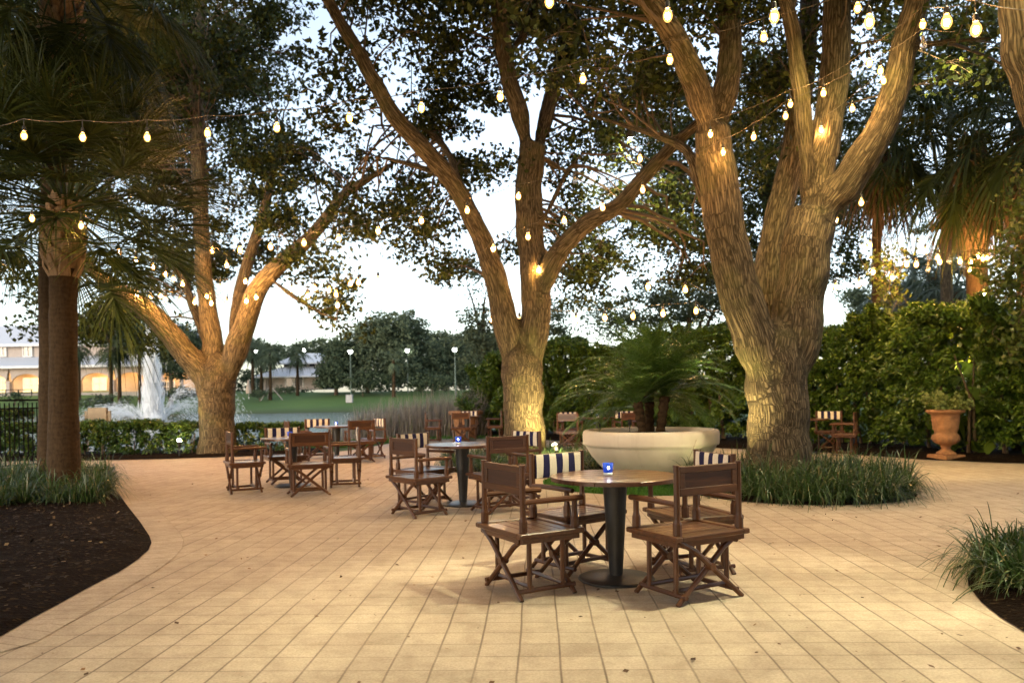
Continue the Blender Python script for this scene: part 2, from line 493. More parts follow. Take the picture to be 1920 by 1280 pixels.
M_CABLE = plain('light_cable', (.05, .035, .02), .6)
M_LAMPW = emis('street_lamp_globe', (.95, 1.0, .92), 9.0)
M_SPOT = emis('spotlight_lens', (1.0, .86, .42), 120.0)
M_FLAME = emis('candle_flame', (1.0, .95, .85), 9.0)
def blue_glass():
    t = NT('blue_candle_glass')
    return t.pbr((.02, .07, .42), .2, spec=.5, emit=(.01, .06, .5), estr=.22)
M_BLUE = blue_glass()
def clear_glass():
    t = NT('clear_candle_base'); return t.pbr((.75, .8, .85), .08, spec=.6)
M_CLEAR = clear_glass()
def spray_mat(name, a):
    t = NT(name)
    d = t.n('ShaderNodeBsdfDiffuse'); d.inputs[0].default_value = (.93, .95, .97, 1)
    tl = t.n('ShaderNodeBsdfTranslucent'); tl.inputs[0].default_value = (.93, .95, .97, 1)
    mx = t.n('ShaderNodeMixShader'); mx.inputs[0].default_value = .5
    t.l(d.outputs[0], mx.inputs[1]); t.l(tl.outputs[0], mx.inputs[2])
    tp = t.n('ShaderNodeBsdfTransparent'); m2 = t.n('ShaderNodeMixShader'); m2.inputs[0].default_value = a
    t.l(tp.outputs[0], m2.inputs[1]); t.l(mx.outputs[0], m2.inputs[2]); t.l(m2.outputs[0], t.out.inputs[0])
    return t.m
M_SPRAY = spray_mat('water_spray', .7)
M_SPRAY2 = spray_mat('water_mist', .6)

# ------------------------------------------------------------------ world and sun
w = bpy.data.worlds.new('World'); scene.world = w; w.use_nodes = True
nt = w.node_tree; bg = nt.nodes['Background']
sk = nt.nodes.new('ShaderNodeTexSky'); sk.sky_type = 'NISHITA'; sk.sun_disc = False
SUN_E, SUN_R = math.radians(11.5), math.radians(-145)
sk.sun_elevation = SUN_E; sk.sun_rotation = SUN_R
sk.air_density = 1.0; sk.dust_density = 1.5; sk.ozone_density = 1.5
hs = nt.nodes.new('ShaderNodeHueSaturation'); hs.inputs['Saturation'].default_value = .62
nt.links.new(sk.outputs[0], hs.inputs['Color']); nt.links.new(hs.outputs[0], bg.inputs[0])
bg.inputs[1].default_value = .15
sun = bpy.data.lights.new('sun', 'SUN'); sun.energy = .06; sun.angle = math.radians(12); sun.color = (1, .85, .7)
suno = bpy.data.objects.new('sun', sun); COL.objects.link(suno)
sd = Vector((math.sin(SUN_R) * math.cos(SUN_E), math.cos(SUN_R) * math.cos(SUN_E), math.sin(SUN_E)))
suno.rotation_euler = sd.to_track_quat('Z', 'Y').to_euler()
vs = scene.view_settings
vs.view_transform = 'Standard'; vs.look = 'None'; vs.exposure = 1.72; vs.gamma = 1.0

# ------------------------------------------------------------------ ground, lake, patio
def sstep(a, b, x):
    t = np.clip((x - a) / (b - a), 0, 1); return t * t * (3 - 2 * t)

def terrain_h(x, y):
    shore = 21.0 + 6.0 * sstep(-8.5, -4.5, x) + 60 * sstep(-2.5, 6, x)
    far = 103 + 3 * np.sin(x * .05) + 12 * sstep(-5, 30, x)
    inlake = sstep(0, 1.6, y - shore) * sstep(0, 5, far - y)
    rise = 2.6 * sstep(0, 34, y - far) + 1.4 * sstep(-40, -75, x) * sstep(96, 122, y)
    hh = np.where(y > far - 5, -.12 + rise, -.06)
    hh = np.where(y > 40, np.maximum(hh, -.06 + 2.0 * sstep(40, 140, y) * (1 - inlake) * sstep(0, 10, x)), hh)
    return hh - inlake * 1.2

def build_terrain():
    xs = np.concatenate([-np.geomspace(400, 2, 60), np.linspace(-1.8, 1.8, 5), np.geomspace(2, 400, 60)])
    ys = np.concatenate([np.linspace(-30, 18, 14), np.linspace(18.7, 40, 32), np.geomspace(41.5, 600, 60)])
    X, Y = np.meshgrid(xs, ys)
    Z = terrain_h(X, Y)
    V = np.stack([X, Y, Z], -1).reshape(-1, 3)
    nx = len(xs)
    fs = [(j * nx + i, j * nx + i + 1, j * nx + nx + i + 1, j * nx + nx + i) for j in range(len(ys) - 1) for i in range(nx - 1)]
    me = bpy.data.meshes.new('ground'); me.from_pydata(V.tolist(), [], fs); me.materials.append(M_LAWN); me.shade_smooth()
    o = bpy.data.objects.new('ground', me); COL.objects.link(o); tag(o, kind='structure')
build_terrain()
b = MB(); b.add([(-400, 20.2, -.42), (60, 20.2, -.42), (60, 125, -.42), (-400, 125, -.42)], [(0, 1, 2, 3)])
tag(b.build('lake', M_WATER), kind='structure')

def sheet(name, poly, z, m, kind='structure', uvs=None):
    b = MB(); b.add([(p[0], p[1], z) for p in poly], [tuple(range(len(poly)))])
    return tag(b.build(name, m), kind=kind)

# patio: paved polygon
patio = [(-9, -6), (14, -6), (14, 13.2), (9.3, 13.3), (8.0, 15.3), (6.6, 17.2), (4.2, 19.3), (1.6, 21.8), (.2, 24.2), (-1.8, 25.8), (-3.2, 24.0), (-4.2, 19.6), (-5.2, 18.5), (-14, 18.6), (-14, -6)]
sheet('patio', patio, 0.0, M_PAVER)

def border_strip(name, poly, wid, z, closed=False):
    """a soldier course laid along a bed edge, with its own UVs"""
    pts = [Vector((p[0], p[1], 0)) for p in poly]
    n = len(pts)
    offs = []
    for i in range(n):
        a = pts[i - 1] if (i > 0 or closed) else pts[i]; c = pts[(i + 1) % n] if (i < n - 1 or closed) else pts[i]
        d = (c - a).normalized(); offs.append(Vector((d.y, -d.x, 0)))
    me = bpy.data.meshes.new(name); vsx = []; fs = []; uv = []
    m = n + 1 if closed else n
    L = [0.0]
    for i in range(1, m): L.append(L[-1] + (pts[i % n] - pts[i - 1]).length)
    for i in range(m):
        p = pts[i % n]; o = offs[i % n]
        vsx += [(p.x, p.y, z), (p.x + o.x * wid, p.y + o.y * wid, z)]
    for i in range(m - 1): fs.append((2 * i, 2 * i + 1, 2 * i + 3, 2 * i + 2))
    me.from_pydata(vsx, [], fs)
    ul = me.uv_layers.new(name='UVMap')
    for p in me.polygons:
        for li, vi in zip(p.loop_indices, p.vertices):
            ul.data[li].uv = (L[vi // 2], .004 + (vi % 2) * .292)
    me.materials.append(M_BORDER)
    o = bpy.data.objects.new(name, me); COL.objects.link(o)
    return tag(o, kind='structure')

def mound(name, poly, z0, hmax, m=None, res=.12):
    """a mulch bed: triangulated mound inside a polygon"""
    P = np.array(poly); x0, y0 = P.min(0); x1, y1 = P.max(0)
    import mathutils.geometry as mg
    pts = [Vector(p) for p in poly]; nb = len(pts)
    edges = [(i, (i + 1) % nb) for i in range(nb)]
    g = []
    def inside(x, y):
        c = False
        for i in range(nb):
            ax, ay = poly[i]; bx, by = poly[(i + 1) % nb]
            if (ay > y) != (by > y) and x < (bx - ax) * (y - ay) / (by - ay) + ax: c = not c
        return c
    def dist(x, y):
        best = 1e9
        for i in range(nb):
            a = np.array(poly[i]); bb = np.array(poly[(i + 1) % nb]); q = np.array((x, y)); d = bb - a
            t = np.clip(np.dot(q - a, d) / max(1e-9, np.dot(d, d)), 0, 1); best = min(best, np.linalg.norm(q - a - d * t))
        return best
    yy = y0 + res / 2
    while yy < y1:
        xx = x0 + res / 2
        while xx < x1:
            qx, qy = xx + RND.uniform(-.3, .3) * res, yy + RND.uniform(-.3, .3) * res
            if inside(qx, qy) and dist(qx, qy) > res * .4: g.append((qx, qy))
            xx += res
        yy += res
    allp = pts + [Vector(q) for q in g]
    vo, eo, fo, *_ = mg.delaunay_2d_cdt(allp, edges, [tuple(range(nb))], 1, 1e-5)
    V = []
    for v in vo:
        d = dist(v.x, v.y)
        h = z0 if d < 1e-4 else z0 + hmax * (1 - math.exp(-d * 3.0)) + RND.uniform(-.012, .016)
        V.append((v.x, v.y, h))
    me = bpy.data.meshes.new(name); me.from_pydata(V, [], [tuple(f) for f in fo]); me.materials.append(m or M_MULCH); me.shade_smooth()
    o = bpy.data.objects.new(name, me); COL.objects.link(o)
    return tag(o, kind='structure')

def G2(px, py):
    p = gnd(px, py); return (p.x, p.y)

bed_left = [G2(*p) for p in ((0, 1195), (60, 1160), (120, 1128), (170, 1100), (225, 1072), (258, 1050), (278, 1032), (284, 1018), (280, 1005), (262, 978), (240, 950), (222, 925), (205, 905))]
e0, e1 = bed_left[0], bed_left[-1]
bed_left_poly = [(e0[0] - .6, e0[1] - 1.2)] + bed_left + [(e1[0] - 1.3, e1[1] + 1.3), (-8.3, 15.6), (-14, 15.6), (-14, e0[1] - 1.2)]
mound('mulch_bed', bed_left_poly, .008, .06, res=.17)
border_strip('paver_border', [(e0[0] - .6, e0[1] - 1.2)] + bed_left, .28, .004)
ringC = (3.78, 10.3, 1.42)
def circle(c, r, n=40): return [(c[0] + r * math.cos(2 * PI * i / n), c[1] + r * math.sin(2 * PI * i / n)) for i in range(n)]
mound('mulch_bed', circle(ringC, ringC[2]), .008, .07, res=.15)
border_strip('paver_border', circle(ringC, ringC[2]), .26, .004, True)
ringB = (.35, 14.6, 1.75)
mound('mulch_bed', circle(ringB, ringB[2]), .008, .06, res=.2)
border_strip('paver_border', circle(ringB, ringB[2]), .26, .004, True)
bed_right = [(4.4, 6.2), (3.6, 6.0), (3.12, 5.6)] + [G2(*p) for p in ((1812, 1062), (1816, 1100), (1840, 1130), (1875, 1158), (1920, 1185))] + [(3.6, 3.75), (5.2, 3.4), (6.5, 4.2), (6.3, 6.0)]
mound('mulch_bed', bed_right, .008, .10, res=.15)
bed_hedge = [(14, 13.0), (9.6, 13.1), (8.6, 13.6), (7.6, 14.6), (6.6, 16.7), (5.2, 18.0), (3.2, 20.0), (1.4, 22.2), (-.1, 24.6), (-1.6, 25.4), (-1.9, 30), (4, 26), (14, 17)]
mound('mulch_bed', bed_hedge, .008, .07, res=.33)
bed_low = [(-14, 18.0), (-11.2, 17.7), (-9, 17.6), (-7.2, 17.9), (-5.6, 18.3), (-4.9, 19.3), (-4.7, 20.6), (-14, 20.6)]
mound('mulch_bed', bed_low, .008, .05, res=.3)

# turf circle under the planter
PLC = at(1219, 812, 11.6); PLC = Vector((PLC.x, 11.6, 0))
sheet('turf_base', circle((PLC.x, PLC.y), 1.62, 48), .004, M_TURF)
n = 42000
r = 1.62 * np.sqrt(NR.random(n)); a = NR.random(n) * 2 * PI
B = np.stack([PLC.x + r * np.cos(a), PLC.y + r * np.sin(a), np.full(n, .004)], 1)
D = unit(NR.normal(size=(n, 3)) * .35 + np.array([0, 0, 1.0]))
o = npmesh('turf_grass', strips(B, D, .055, .006, .2, seg=1), 4, M_TURF)
tag(o, 'bright green mown turf circle around the base of the white planter bowl', 'turf', kind='stuff')

# ------------------------------------------------------------------ grass borders (liriope)
def grass_patch(name, label, centers, h=.42, per=70, wid=.011):
    Bs, Ds, Ls = [], [], []
    for (x, y, sc) in centers:
        k = int(per * sc)
        a = NR.random(k) * 2 * PI; tilt = np.abs(NR.normal(.45, .3, k))
        d = np.stack([np.cos(a) * np.sin(tilt), np.sin(a) * np.sin(tilt), np.cos(tilt)], 1)
        rr = .05 * np.sqrt(NR.random(k))
        Bs.append(np.stack([x + np.cos(a) * rr, y + np.sin(a) * rr, np.full(k, .04)], 1)); Ds.append(d); Ls.append(h * sc * NR.uniform(.85, 1.75, k))
    Bx = np.concatenate(Bs); Dx = np.concatenate(Ds); Lx = np.concatenate(Ls)
    o = npmesh(name, strips(Bx, Dx, Lx, wid, NR.uniform(.5, 1.35, len(Bx)), seg=7), 4, M_LIRI)
    tag(o, label, 'border grass', kind='stuff'); return o

def scatter(n, fn, mind=.12):
    out = []
    tries = 0
    while len(out) < n and tries < n * 60:
        tries += 1
        p = fn()
        if p is None: continue
        if all((p[0] - q[0]) ** 2 + (p[1] - q[1]) ** 2 > mind * mind for q in out): out.append((p[0], p[1], RND.uniform(.8, 1.2)))
    return out
def fC():
    a, r = RND.uniform(0, 2 * PI), 1.34 * math.sqrt(RND.random())
    x, y = ringC[0] + r * math.cos(a), ringC[1] + r * math.sin(a)
    if math.hypot(x - 3.62, y - 10.5) < .5: return None
    if x < 2.95 and RND.random() < .75: return None
    return (x, y)
grass_patch('border_grass', 'arching dark green border grass ringing the big forked oak trunk', scatter(130, fC, .13), .66, 80, .013)
def fB():
    a, r = RND.uniform(0, 2 * PI), 1.68 * math.sqrt(RND.random())
    x, y = ringB[0] + r * math.cos(a), ringB[1] + r * math.sin(a)
    if math.hypot(x - .23, y - 14.5) < .45: return None
    return (x, y)
gs = at(1041, 838, 13.35)
grass_patch('border_grass', 'border grass lit yellow by a ground spotlight under the slim central oak', scatter(120, fB, .15) + [(gs.x + RND.uniform(-.35, .4), gs.y + RND.uniform(-.1, .4), 1.15) for _ in range(14)], .50, 66)
def fL():
    x, y = RND.uniform(-10.5, -5.35), RND.uniform(9.3, 13.2)
    # front edge of the clump band
    if y < 9.6 + .25 * math.sin(x * 2) or x > -.507 * y - .22: return None
    if math.hypot(x + 6.33, y - 10.9) < .3: return None
    return (x, y)
grass_patch('border_grass', 'shaded border grass around the palm trunks beside the dark mulch bed', scatter(330, fL, .14), .56, 70)
def fR():
    x, y = RND.uniform(3.15, 5.4), RND.uniform(4.1, 5.9)
    if math.hypot((x - 4.3) / 1.14, (y - 5.02) / .86) > 1: return None
    if math.hypot(x - 4.45, y - 5.5) < .35: return None
    return (x, y)
grass_patch('border_grass', 'long dark grass spilling over the paving in the near corner bed', scatter(190, fR, .12), .50, 95, .013)
print('beds done')
# ------------------------------------------------------------------ furniture
def make_chair():
    t = empty('director_chair', (0, 0, 0))
    SH = .44
    # seat: frame with slats
    b = MB()
    for x in (-.285, .285): b.bevbox((x, 0, SH - .017), (.055, .50, .034), .006)
    for y in (-.222, .222): b.bevbox((0, y, SH - .018), (.515, .055, .033), .006)
    for i in range(5): b.bevbox((0, -.1575 + i * .07875, SH - .021), (.514, .0745, .024), .004)
    b.build('seat', M_WX, t)
    b = MB()
    for x in (-.27, .27): b.box((x, 0, SH - .052), (.035, .44, .034))
    for y in (-.21, .21): b.box((0, y, SH - .053), (.50, .035, .034))
    b.build('seat_rail', M_WX, t)
    def post(x, y, top):
        b = MB()
        b.lathe([(.026, SH + .0), (.028, SH + .004), (.028, SH + .07), (.022, SH + .085), (.0195, SH + .10), (.0195, top - .012), (.0215, top - .010), (.0215, top), (.0, top)], 8, (x, y, 0))
        b.build('post', M_WZ, t, smooth=False)
    for x in (-.262, .262):
        post(x, -.20, .875); post(x, .20, .622)
    for x in (-.262, .262):
        b = MB(); b.tube([(x, -.205, .632), (x, 0, .636), (x, .20, .634), (x, .262, .632)], [.017, .019, .020, .018], 8)
        b.build('armrest', M_WY, t)
    # back: framed panel behind, striped sling in front
    b = MB()
    y = -.20
    b.bevbox((0, y, .845), (.487, .026, .042), .004)
    b.bevbox((0, y, .705), (.487, .026, .050), .004)
    for x in (-.222, .222): b.bevbox((x, y, .777), (.043, .025, .096), .004)
    bk = b.build('backrest', M_WX, t)
    b = MB(); b.box((0, y + .001, .777), (.402, .010, .0965)); b.build('panel', M_WPANEL, bk)
    b = MB()
    vs_ = []; fs = []
    nx, nz = 12, 8
    for side in (0, 1):
        for i in range(nx + 1):
            for k in range(nz + 1):
                u = i / nx * 2 - 1; v = k / nz
                puff = .010 * (1 - u ** 4) * math.sin(PI * min(1, max(0, v))) ** .6
                yy = y + .0145 + (.006 + puff + .004 * math.sin(7 * u + 3 * v)) * side
                vs_.append((u * .236, yy, .685 + v * .178))
    m = (nx + 1) * (nz + 1)
    for i in range(nx):
        for k in range(nz):
            a = i * (nz + 1) + k
            fs.append((a, a + nz + 1, a + nz + 2, a + 1)); fs.append((m + a, m + a + 1, m + a + nz + 2, m + a + nz + 1))
    rim = [i * (nz + 1) for i in range(nx + 1)] + [nx * (nz + 1) + k for k in range(1, nz + 1)] + [i * (nz + 1) + nz for i in range(nx - 1, -1, -1)] + [k for k in range(nz - 1, 0, -1)]
    for i in range(len(rim)):
        p, q = rim[i], rim[(i + 1) % len(rim)]
        fs.append((q, p, m + p, m + q))
    b.add(vs_, fs); b.build('canvas_sling', M_STRIPE, t, smooth=False)
    # crossed legs front and back, one mesh each leg
    for y in (-.205, .205):
        s = 1 if y > 0 else -1
        for sx in (-1, 1):
            b = MB(); yy = y + sx * .012
            b.tube([(sx * .262, yy, SH - .036), (sx * .13, yy, .33), (-sx * .262, yy, .004)], [.0165, .019, .0165], 8)
            b.build('leg', M_WZ, t)
        b = MB(); b.lathe([(.0, -.030), (.026, -.030), (.026, .030), (.0, .030)], 8)
        R90 = Matrix.Rotation(PI / 2, 3, 'X')
        b.v = [tuple(R90 @ Vector(v) + Vector((0, y, .222))) for v in b.v]
        b.build('leg_hub', M_WZ, t)
    for x in (-.215, .215):
        b = MB(); b.tube([(x, -.225, .052), (x, .225, .052)], .0165, 8); b.build('stretcher', M_WY, t)
        b = MB(); b.tube([(x, -.225, .372), (x, .225, .372)], .0165, 8); b.build('stretcher', M_WY, t)
        for y in (-.13, .13):
            b = MB(); b.tube([(x, y, .038), (x, y, .06), (x, y, .35), (x, y, .385)], [.012, .017, .017, .012], 8); b.build('upright', M_WZ, t)
    for y in (-.12, .12):
        b = MB(); b.tube([(-.225, y, .074), (.225, y, .074)], .0155, 8); b.build('stretcher', M_WX, t)
    return t

def copy_tree(o, parent=None):
    c = o.copy(); COL.objects.link(c)
    if parent is not None: c.parent = parent
    for ch in list(o.children): copy_tree(ch, c)
    return c

proto = make_chair()
CHAIRS = [
 # x, y, rz (deg), label
 (1.137, 5.08, 29.5, 'wooden director chair showing its carved back, in front of and right of the foremost table'),
 (.10, 5.285, -60, 'wooden director chair seen from behind, left of the foremost round table'),
 (.47, 5.93, -142, 'director chair with navy and white striped back behind the foremost table, facing the camera'),
 (1.33, 5.80, 107, 'striped canvas chair half hidden behind the wooden chair right of the foremost table'),
 (-1.07, 8.75, -50, 'wooden director chair left of the second table, its plain back to the camera'),
 (-1.10, 9.62, -128, 'striped director chair tucked behind the plain chair at the second table'),
 (-.16, 8.92, 31, 'brown chair back at the second table, overlapping the striped chair near the oak'),
 (.02, 9.80, 130, 'striped chair between the second table and the central oak trunk'),
 (-3.90, 11.22, -62, 'side-on wooden chair nearest the left oak, at the third table'),
 (-3.62, 12.3, -152, 'striped chair across the third table from the wide brown chair back'),
 (-2.84, 10.72, 23, 'wide brown chair back in front of the third table'),
 (-2.55, 11.75, 104, 'side-on chair with a narrow striped back on the lake side of the third table'),
 (-4.55, 16.3, -65, 'small wooden chair by the low hedge at the lakeside table'),
 (-4.35, 17.35, -158, 'striped chair against the water at the lakeside table'),
 (-3.18, 16.1, 22, 'plain wooden chair back at the lakeside table'),
 (-3.12, 17.1, 125, 'striped chair in front of the dry reeds at the lakeside table'),
 (-2.36, 23.0, -88, 'side-on chair beside the reeds at the farthest table'),
 (-1.49, 22.4, 4, 'wooden chair back in front of the farthest table near the terracotta pot'),
 (-1.36, 24.05, 176, 'striped chair peeking over the wooden one at the farthest table'),
 (-.52, 23.3, 88, 'side-on chair beside the central oak trunk at the farthest table'),
 (1.42, 19.15, -20, 'wooden chair back nearest the oak at the table by the tall hedge'),
 (2.86, 19.15, 18, 'wooden chair back just above the planter rim at the hedge table'),
 (1.52, 20.35, -165, 'striped chair against the hedge behind the oak-side chair of the hedge table'),
 (2.92, 20.35, 165, 'striped chair against the hedge behind the planter-side chair of the hedge table'),
 (7.0, 17.1, 158, 'striped chair between the big oak and the hedge'),
 (6.85, 15.95, 62, 'wooden chair near the big oak, turned away from the terracotta urn'),
]
for i, (x, y, a, lab) in enumerate(CHAIRS):
    o = proto if i == 0 else copy_tree(proto)
    o.location = (x, y, 0); o.rotation_euler = (0, 0, math.radians(a))
    tag(o, lab, 'chair', 'director chairs around the patio tables')

def make_table():
    t = empty('round_table', (0, 0, 0))
    R = .457
    # planked round top: strips clipped to a circle
    b = MB()
    npl = 7; w_ = 2 * R / npl
    for k in range(npl):
        y0, y1 = -R + k * w_ + .0035, -R + (k + 1) * w_ - .0035
        if k == 0: y0 = -R + .002
        if k == npl - 1: y1 = R - .002
        ys = [y0 + (y1 - y0) * j / 8 for j in range(9)]
        up = [(math.sqrt(max(0, R * R - yy * yy)), yy) for yy in ys] + [(-math.sqrt(max(0, R * R - yy * yy)), yy) for yy in reversed(ys)]
        nn = len(up)
        V = [(p[0], p[1], .712) for p in up] + [(p[0], p[1], .7385) for p in up] + [(p[0] * .994, p[1] * .994 if abs(p[1]) > .3 else p[1], .7405) for p in up]
        fs = [tuple(reversed(range(nn))), tuple(range(2 * nn, 3 * nn))]
        for q in range(2):
            for i in range(nn): fs.append((q * nn + i, q * nn + (i + 1) % nn, q * nn + nn + (i + 1) % nn, q * nn + nn + i))
        b.add(V, fs)
    b.build('tabletop', M_WTOP, t)
    b = MB(); b.lathe([(.05, .7118), (.40, .7118), (.40, .703), (.05, .703)], 32); b.build('top_support', M_IRON, t)
    b = MB(); b.lathe([(.046, .022), (.048, .05), (.088, .69), (.095, .7025), (0, .7025)], 28); b.build('column', M_IRON, t, smooth=False)
    b = MB(); b.lathe([(0, .001), (.268, .001), (.272, .006), (.270, .014), (.255, .021), (.12, .027), (.05, .034), (.0, .036)], 40); b.build('base', M_IRON, t, smooth=True)
    return t
def make_candle():
    t = empty('candle_holder', (0, 0, 0))
    b = MB(); b.lathe([(.0, 0), (.031, 0), (.033, .004), (.033, .020), (0, .021)], 20); b.build('glass_foot', M_CLEAR, t, smooth=True)
    b = MB(); b.lathe([(.0, .022), (.033, .022), (.040, .088), (.037, .088), (.031, .030), (0, .030)], 20); b.build('blue_glass', M_BLUE, t, smooth=True)
    b = MB(); b.lathe([(.0, 0), (.005, .002), (.008, .008), (.008, .014), (.005, .020), (0, .022)], 10, (0, -.034, .046)); b.build('flame', M_FLAME, t, smooth=True)
    return t
tp = make_table(); cp = make_candle()
TABLES = [
 (.725, 5.53, 20, 'foremost round table with a planked wooden top and black pedestal', 'blue glass candle holder on the foremost table'),
 (-.62, 9.5, -30, 'round pedestal table between the third table and the planter, second from the camera', 'blue candle holder on the second table'),
 (-3.37, 11.8, 10, 'round table behind the wide brown chair back, before the low hedge', 'blue candle holder on the third table, beside the wide brown chair back'),
 (-3.78, 16.6, 35, 'round table set at the lake edge beside the low hedge', 'blue candle holder against the bright water at the lakeside table'),
 (-1.36, 23.2, 0, 'farthest round table, beside the reeds and terracotta pot', 'tiny blue candle holder on the farthest table'),
 (2.17, 19.7, 15, 'round table against the tall hedge behind the planter', 'blue candle holder on the table by the tall hedge'),
 (6.22, 16.4, 40, 'round table partly hidden behind the big forked oak', None),
]
for i, (x, y, a, lab, cl) in enumerate(TABLES):
    o = tp if i == 0 else copy_tree(tp)
    o.location = (x, y, 0); o.rotation_euler = (0, 0, math.radians(a)); tag(o, lab, 'table', 'round pedestal tables on the patio')
    if cl:
        c = cp if i == 0 else copy_tree(cp)
        off = {0: (-.045, .02), 1: (-.05, .02), 2: (-.03, 0), 4: (0, -.02)}.get(i, (0, 0))
        c.location = (x + off[0], y + off[1], .741); tag(c, cl, 'candle holder', 'blue candle holders on the tables')

# planter bowl and feather palm ------------------------------------------------
pl = empty('planter_bowl', PLC); tag(pl, 'wide cream concrete planter bowl standing on a bright turf circle', 'planter')
b = MB()
b.lathe([(0, .01), (.50, .01), (.53, .03), (.62, .12), (.76, .26), (.88, .40), (.955, .53), (.968, .56), (.985, .566), (1.0, .572), (1.005, .60), (1.01, .72), (1.0, .765), (.975, .785), (.93, .785), (.91, .76), (.905, .70)], 72)
b.build('bowl', M_PLANTER, pl, smooth=True)
b = MB(); b.lathe([(.906, .71), (.6, .735), (.2, .75), (0, .755)], 40, fn=lambda r, z, a: r * (1 + .0 * a)); b.build('soil', M_SOIL, pl, smooth=True)
b = MB()
pp = [at(1312, 806, 10.9), at(1302, 835, 10.62), at(1290, 865, 10.8), at(1278, 890, 11.0), at(1275, 905, 11.05)]
b.tube(pp, .006, 6); o = b.build('drip_tube', plain('drip_line', (.45, .38, .28), .6)); tag(o, 'thin pale irrigation tube hanging over the planter rim', 'tube')
def make_stake(px, py, y):
    t = empty('spotlight_stake', (0, 0, 0))
    b = MB(); b.tube([(0, 0, 0), (0, 0, .14)], .008, 6); b.build('stake', M_BLACK, t)
    b = MB(); b.tube([(0, 0, .13), (.02, .03, .20)], .028, 8); b.build('head', M_BLACK, t)
    p = at(px, py, y); t.location = (p.x, y, .735); return t
tag(make_stake(1180, 797, 11.55), 'small black garden light stuck in the planter soil beside the palm stems', 'garden light')

def frond_pinnate(mq, base, az, el, L, droop, nl=34, ll=.30, twist=0.0, rng=NR):
    """feather frond; appends leaflet quads to list mq and returns rachis points"""
    h = np.array([math.cos(az), math.sin(az), 0.0]); up = np.array([0, 0, 1.0])
    pts = []
    N = 16; p = np.array(base, float); e = el
    for i in range(N + 1):
        pts.append(p.copy())
        d = h * math.cos(e) + up * math.sin(e)
        p = p + d * L / N
        e -= droop / N * (0.5 + 1.2 * i / N)
    pts = np.array(pts)
    tt = np.linspace(.12, .99, nl)
    idx = tt * N; i0 = np.minimum(idx.astype(int), N - 1); fr = (idx - i0)[:, None]
    P = pts[i0] * (1 - fr) + pts[i0 + 1] * fr
    T = unit(pts[i0 + 1] - pts[i0])
    side = unit(np.cross(T, np.tile(up, (nl, 1)))); nn = np.cross(side, T)
    for s in (-1, 1):
        lean = (.55 + .6 * tt)[:, None]
        D = unit(side * s + T * lean + nn * .22 + rng.normal(size=(nl, 3)) * .10)
        Ls = ll * np.sin(np.clip(tt * 1.05, 0, 1) * PI * .88 + .25) ** .7 * rng.uniform(.85, 1.1, nl)
        mq.append(strips(P, D, Ls, .014, rng.uniform(.15, .5, nl), seg=3, side=unit(np.cross(D, nn + rng.normal(size=(nl, 3)) * .3))))
    return pts

fp = empty('feather_palm', (PLC.x, PLC.y, .74)); tag(fp, 'bushy feather palm with several short stems growing in the cream planter bowl', 'palm')
mq = []; rb = MB(); stems = []
for k, (dx, dy, hh, lean) in enumerate([(-.12, -.1, .48, -.16), (.16, .05, .56, .16), (.03, .2, .62, .0)]):
    b0 = Vector((PLC.x + dx, PLC.y + dy, .72)); tpv = b0 + Vector((lean * .5, 0, hh))
    stems.append((b0, tpv))
    nfr = 36
    for i in range(nfr):
        az = 2 * PI * (i / nfr + .37 * k) + RND.uniform(-.25, .25); el = RND.choice([1.4, 1.25, 1.1, .9, .7, .45, .25, .1]) + RND.uniform(-.12, .12)
        if math.sin(az) < -.55: el = max(el, .7)
        pts = frond_pinnate(mq, tpv + Vector((0, 0, RND.uniform(-.1, .05))), az, el, RND.uniform(1.15, 1.55), RND.uniform(1.0, 1.6) if math.sin(az) > -.45 else RND.uniform(.7, 1.2), 40, .29)
        rb.tube([Vector(p) for p in pts[::2]], [.010 - .0009 * j for j in range(len(pts[::2]))], 4)
npmesh('fronds', np.concatenate(mq), 4, M_PHX, fp)
o = rb.build('frond_ribs', M_PHX, fp); o.matrix_parent_inverse = Matrix.Translation(-fp.location)
for b0, tpv in stems:
    b = MB(); N = 10
    b.tube([b0.lerp(tpv, i / N) for i in range(N + 1)], [.060 + .018 * (i % 2) + .01 * (i / N) for i in range(N + 1)], 10)
    o = b.build('stem', M_PALM, fp); o.matrix_parent_inverse = Matrix.Translation(-fp.location)

# urns --------------------------------------------------------------------------
def urn_mesh():
    def fn(r, z, a):
        if .26 < z < .47: return r * (1 + .045 * abs(math.sin(a * 9)) * 1.6 * math.sin((z - .26) / .21 * PI))
        if .55 < z < .82: return r * (1 + .05 * math.sin(a * 7 + 4 * math.sin(z * 14)) * math.sin(z * 40 + 3 * math.sin(a * 5)))
        if z > .9: return r * (1 + .012 * math.sin(a * 24))
        return r
    prof = [(0, .085), (.20, .085), (.205, .10), (.19, .125), (.13, .16), (.095, .19), (.09, .22), (.105, .235), (.105, .25), (.13, .265), (.20, .29), (.255, .34), (.275, .39), (.265, .44), (.232, .475), (.225, .50), (.235, .53), (.25, .56)] + [(.25 + .035 * i / 10, .56 + .026 * i) for i in range(1, 11)] + [(.30, .835), (.32, .85), (.365, .862), (.39, .885), (.392, .905), (.375, .92), (.33, .925), (.29, .90), (.27, .86), (0, .86)]
    return prof, fn
def make_urn(loc, sc, lab, square=True):
    t = empty('terracotta_urn', loc); tag(t, lab, 'urn')
    prof, fn = urn_mesh()
    b = MB(); b.lathe([(r * sc * .84, z * sc) for r, z in prof], 72, fn=lambda r, z, a: fn(r / sc, z / sc, a) * sc); b.build('body', M_TERRA, t, smooth=True)
    b = MB(); b.bevbox((0, 0, .042 * sc), (.46 * sc, .46 * sc, .084 * sc), .012); b.build('plinth', M_TERRA, t)
    return t
ul = gnd(1774, 861)
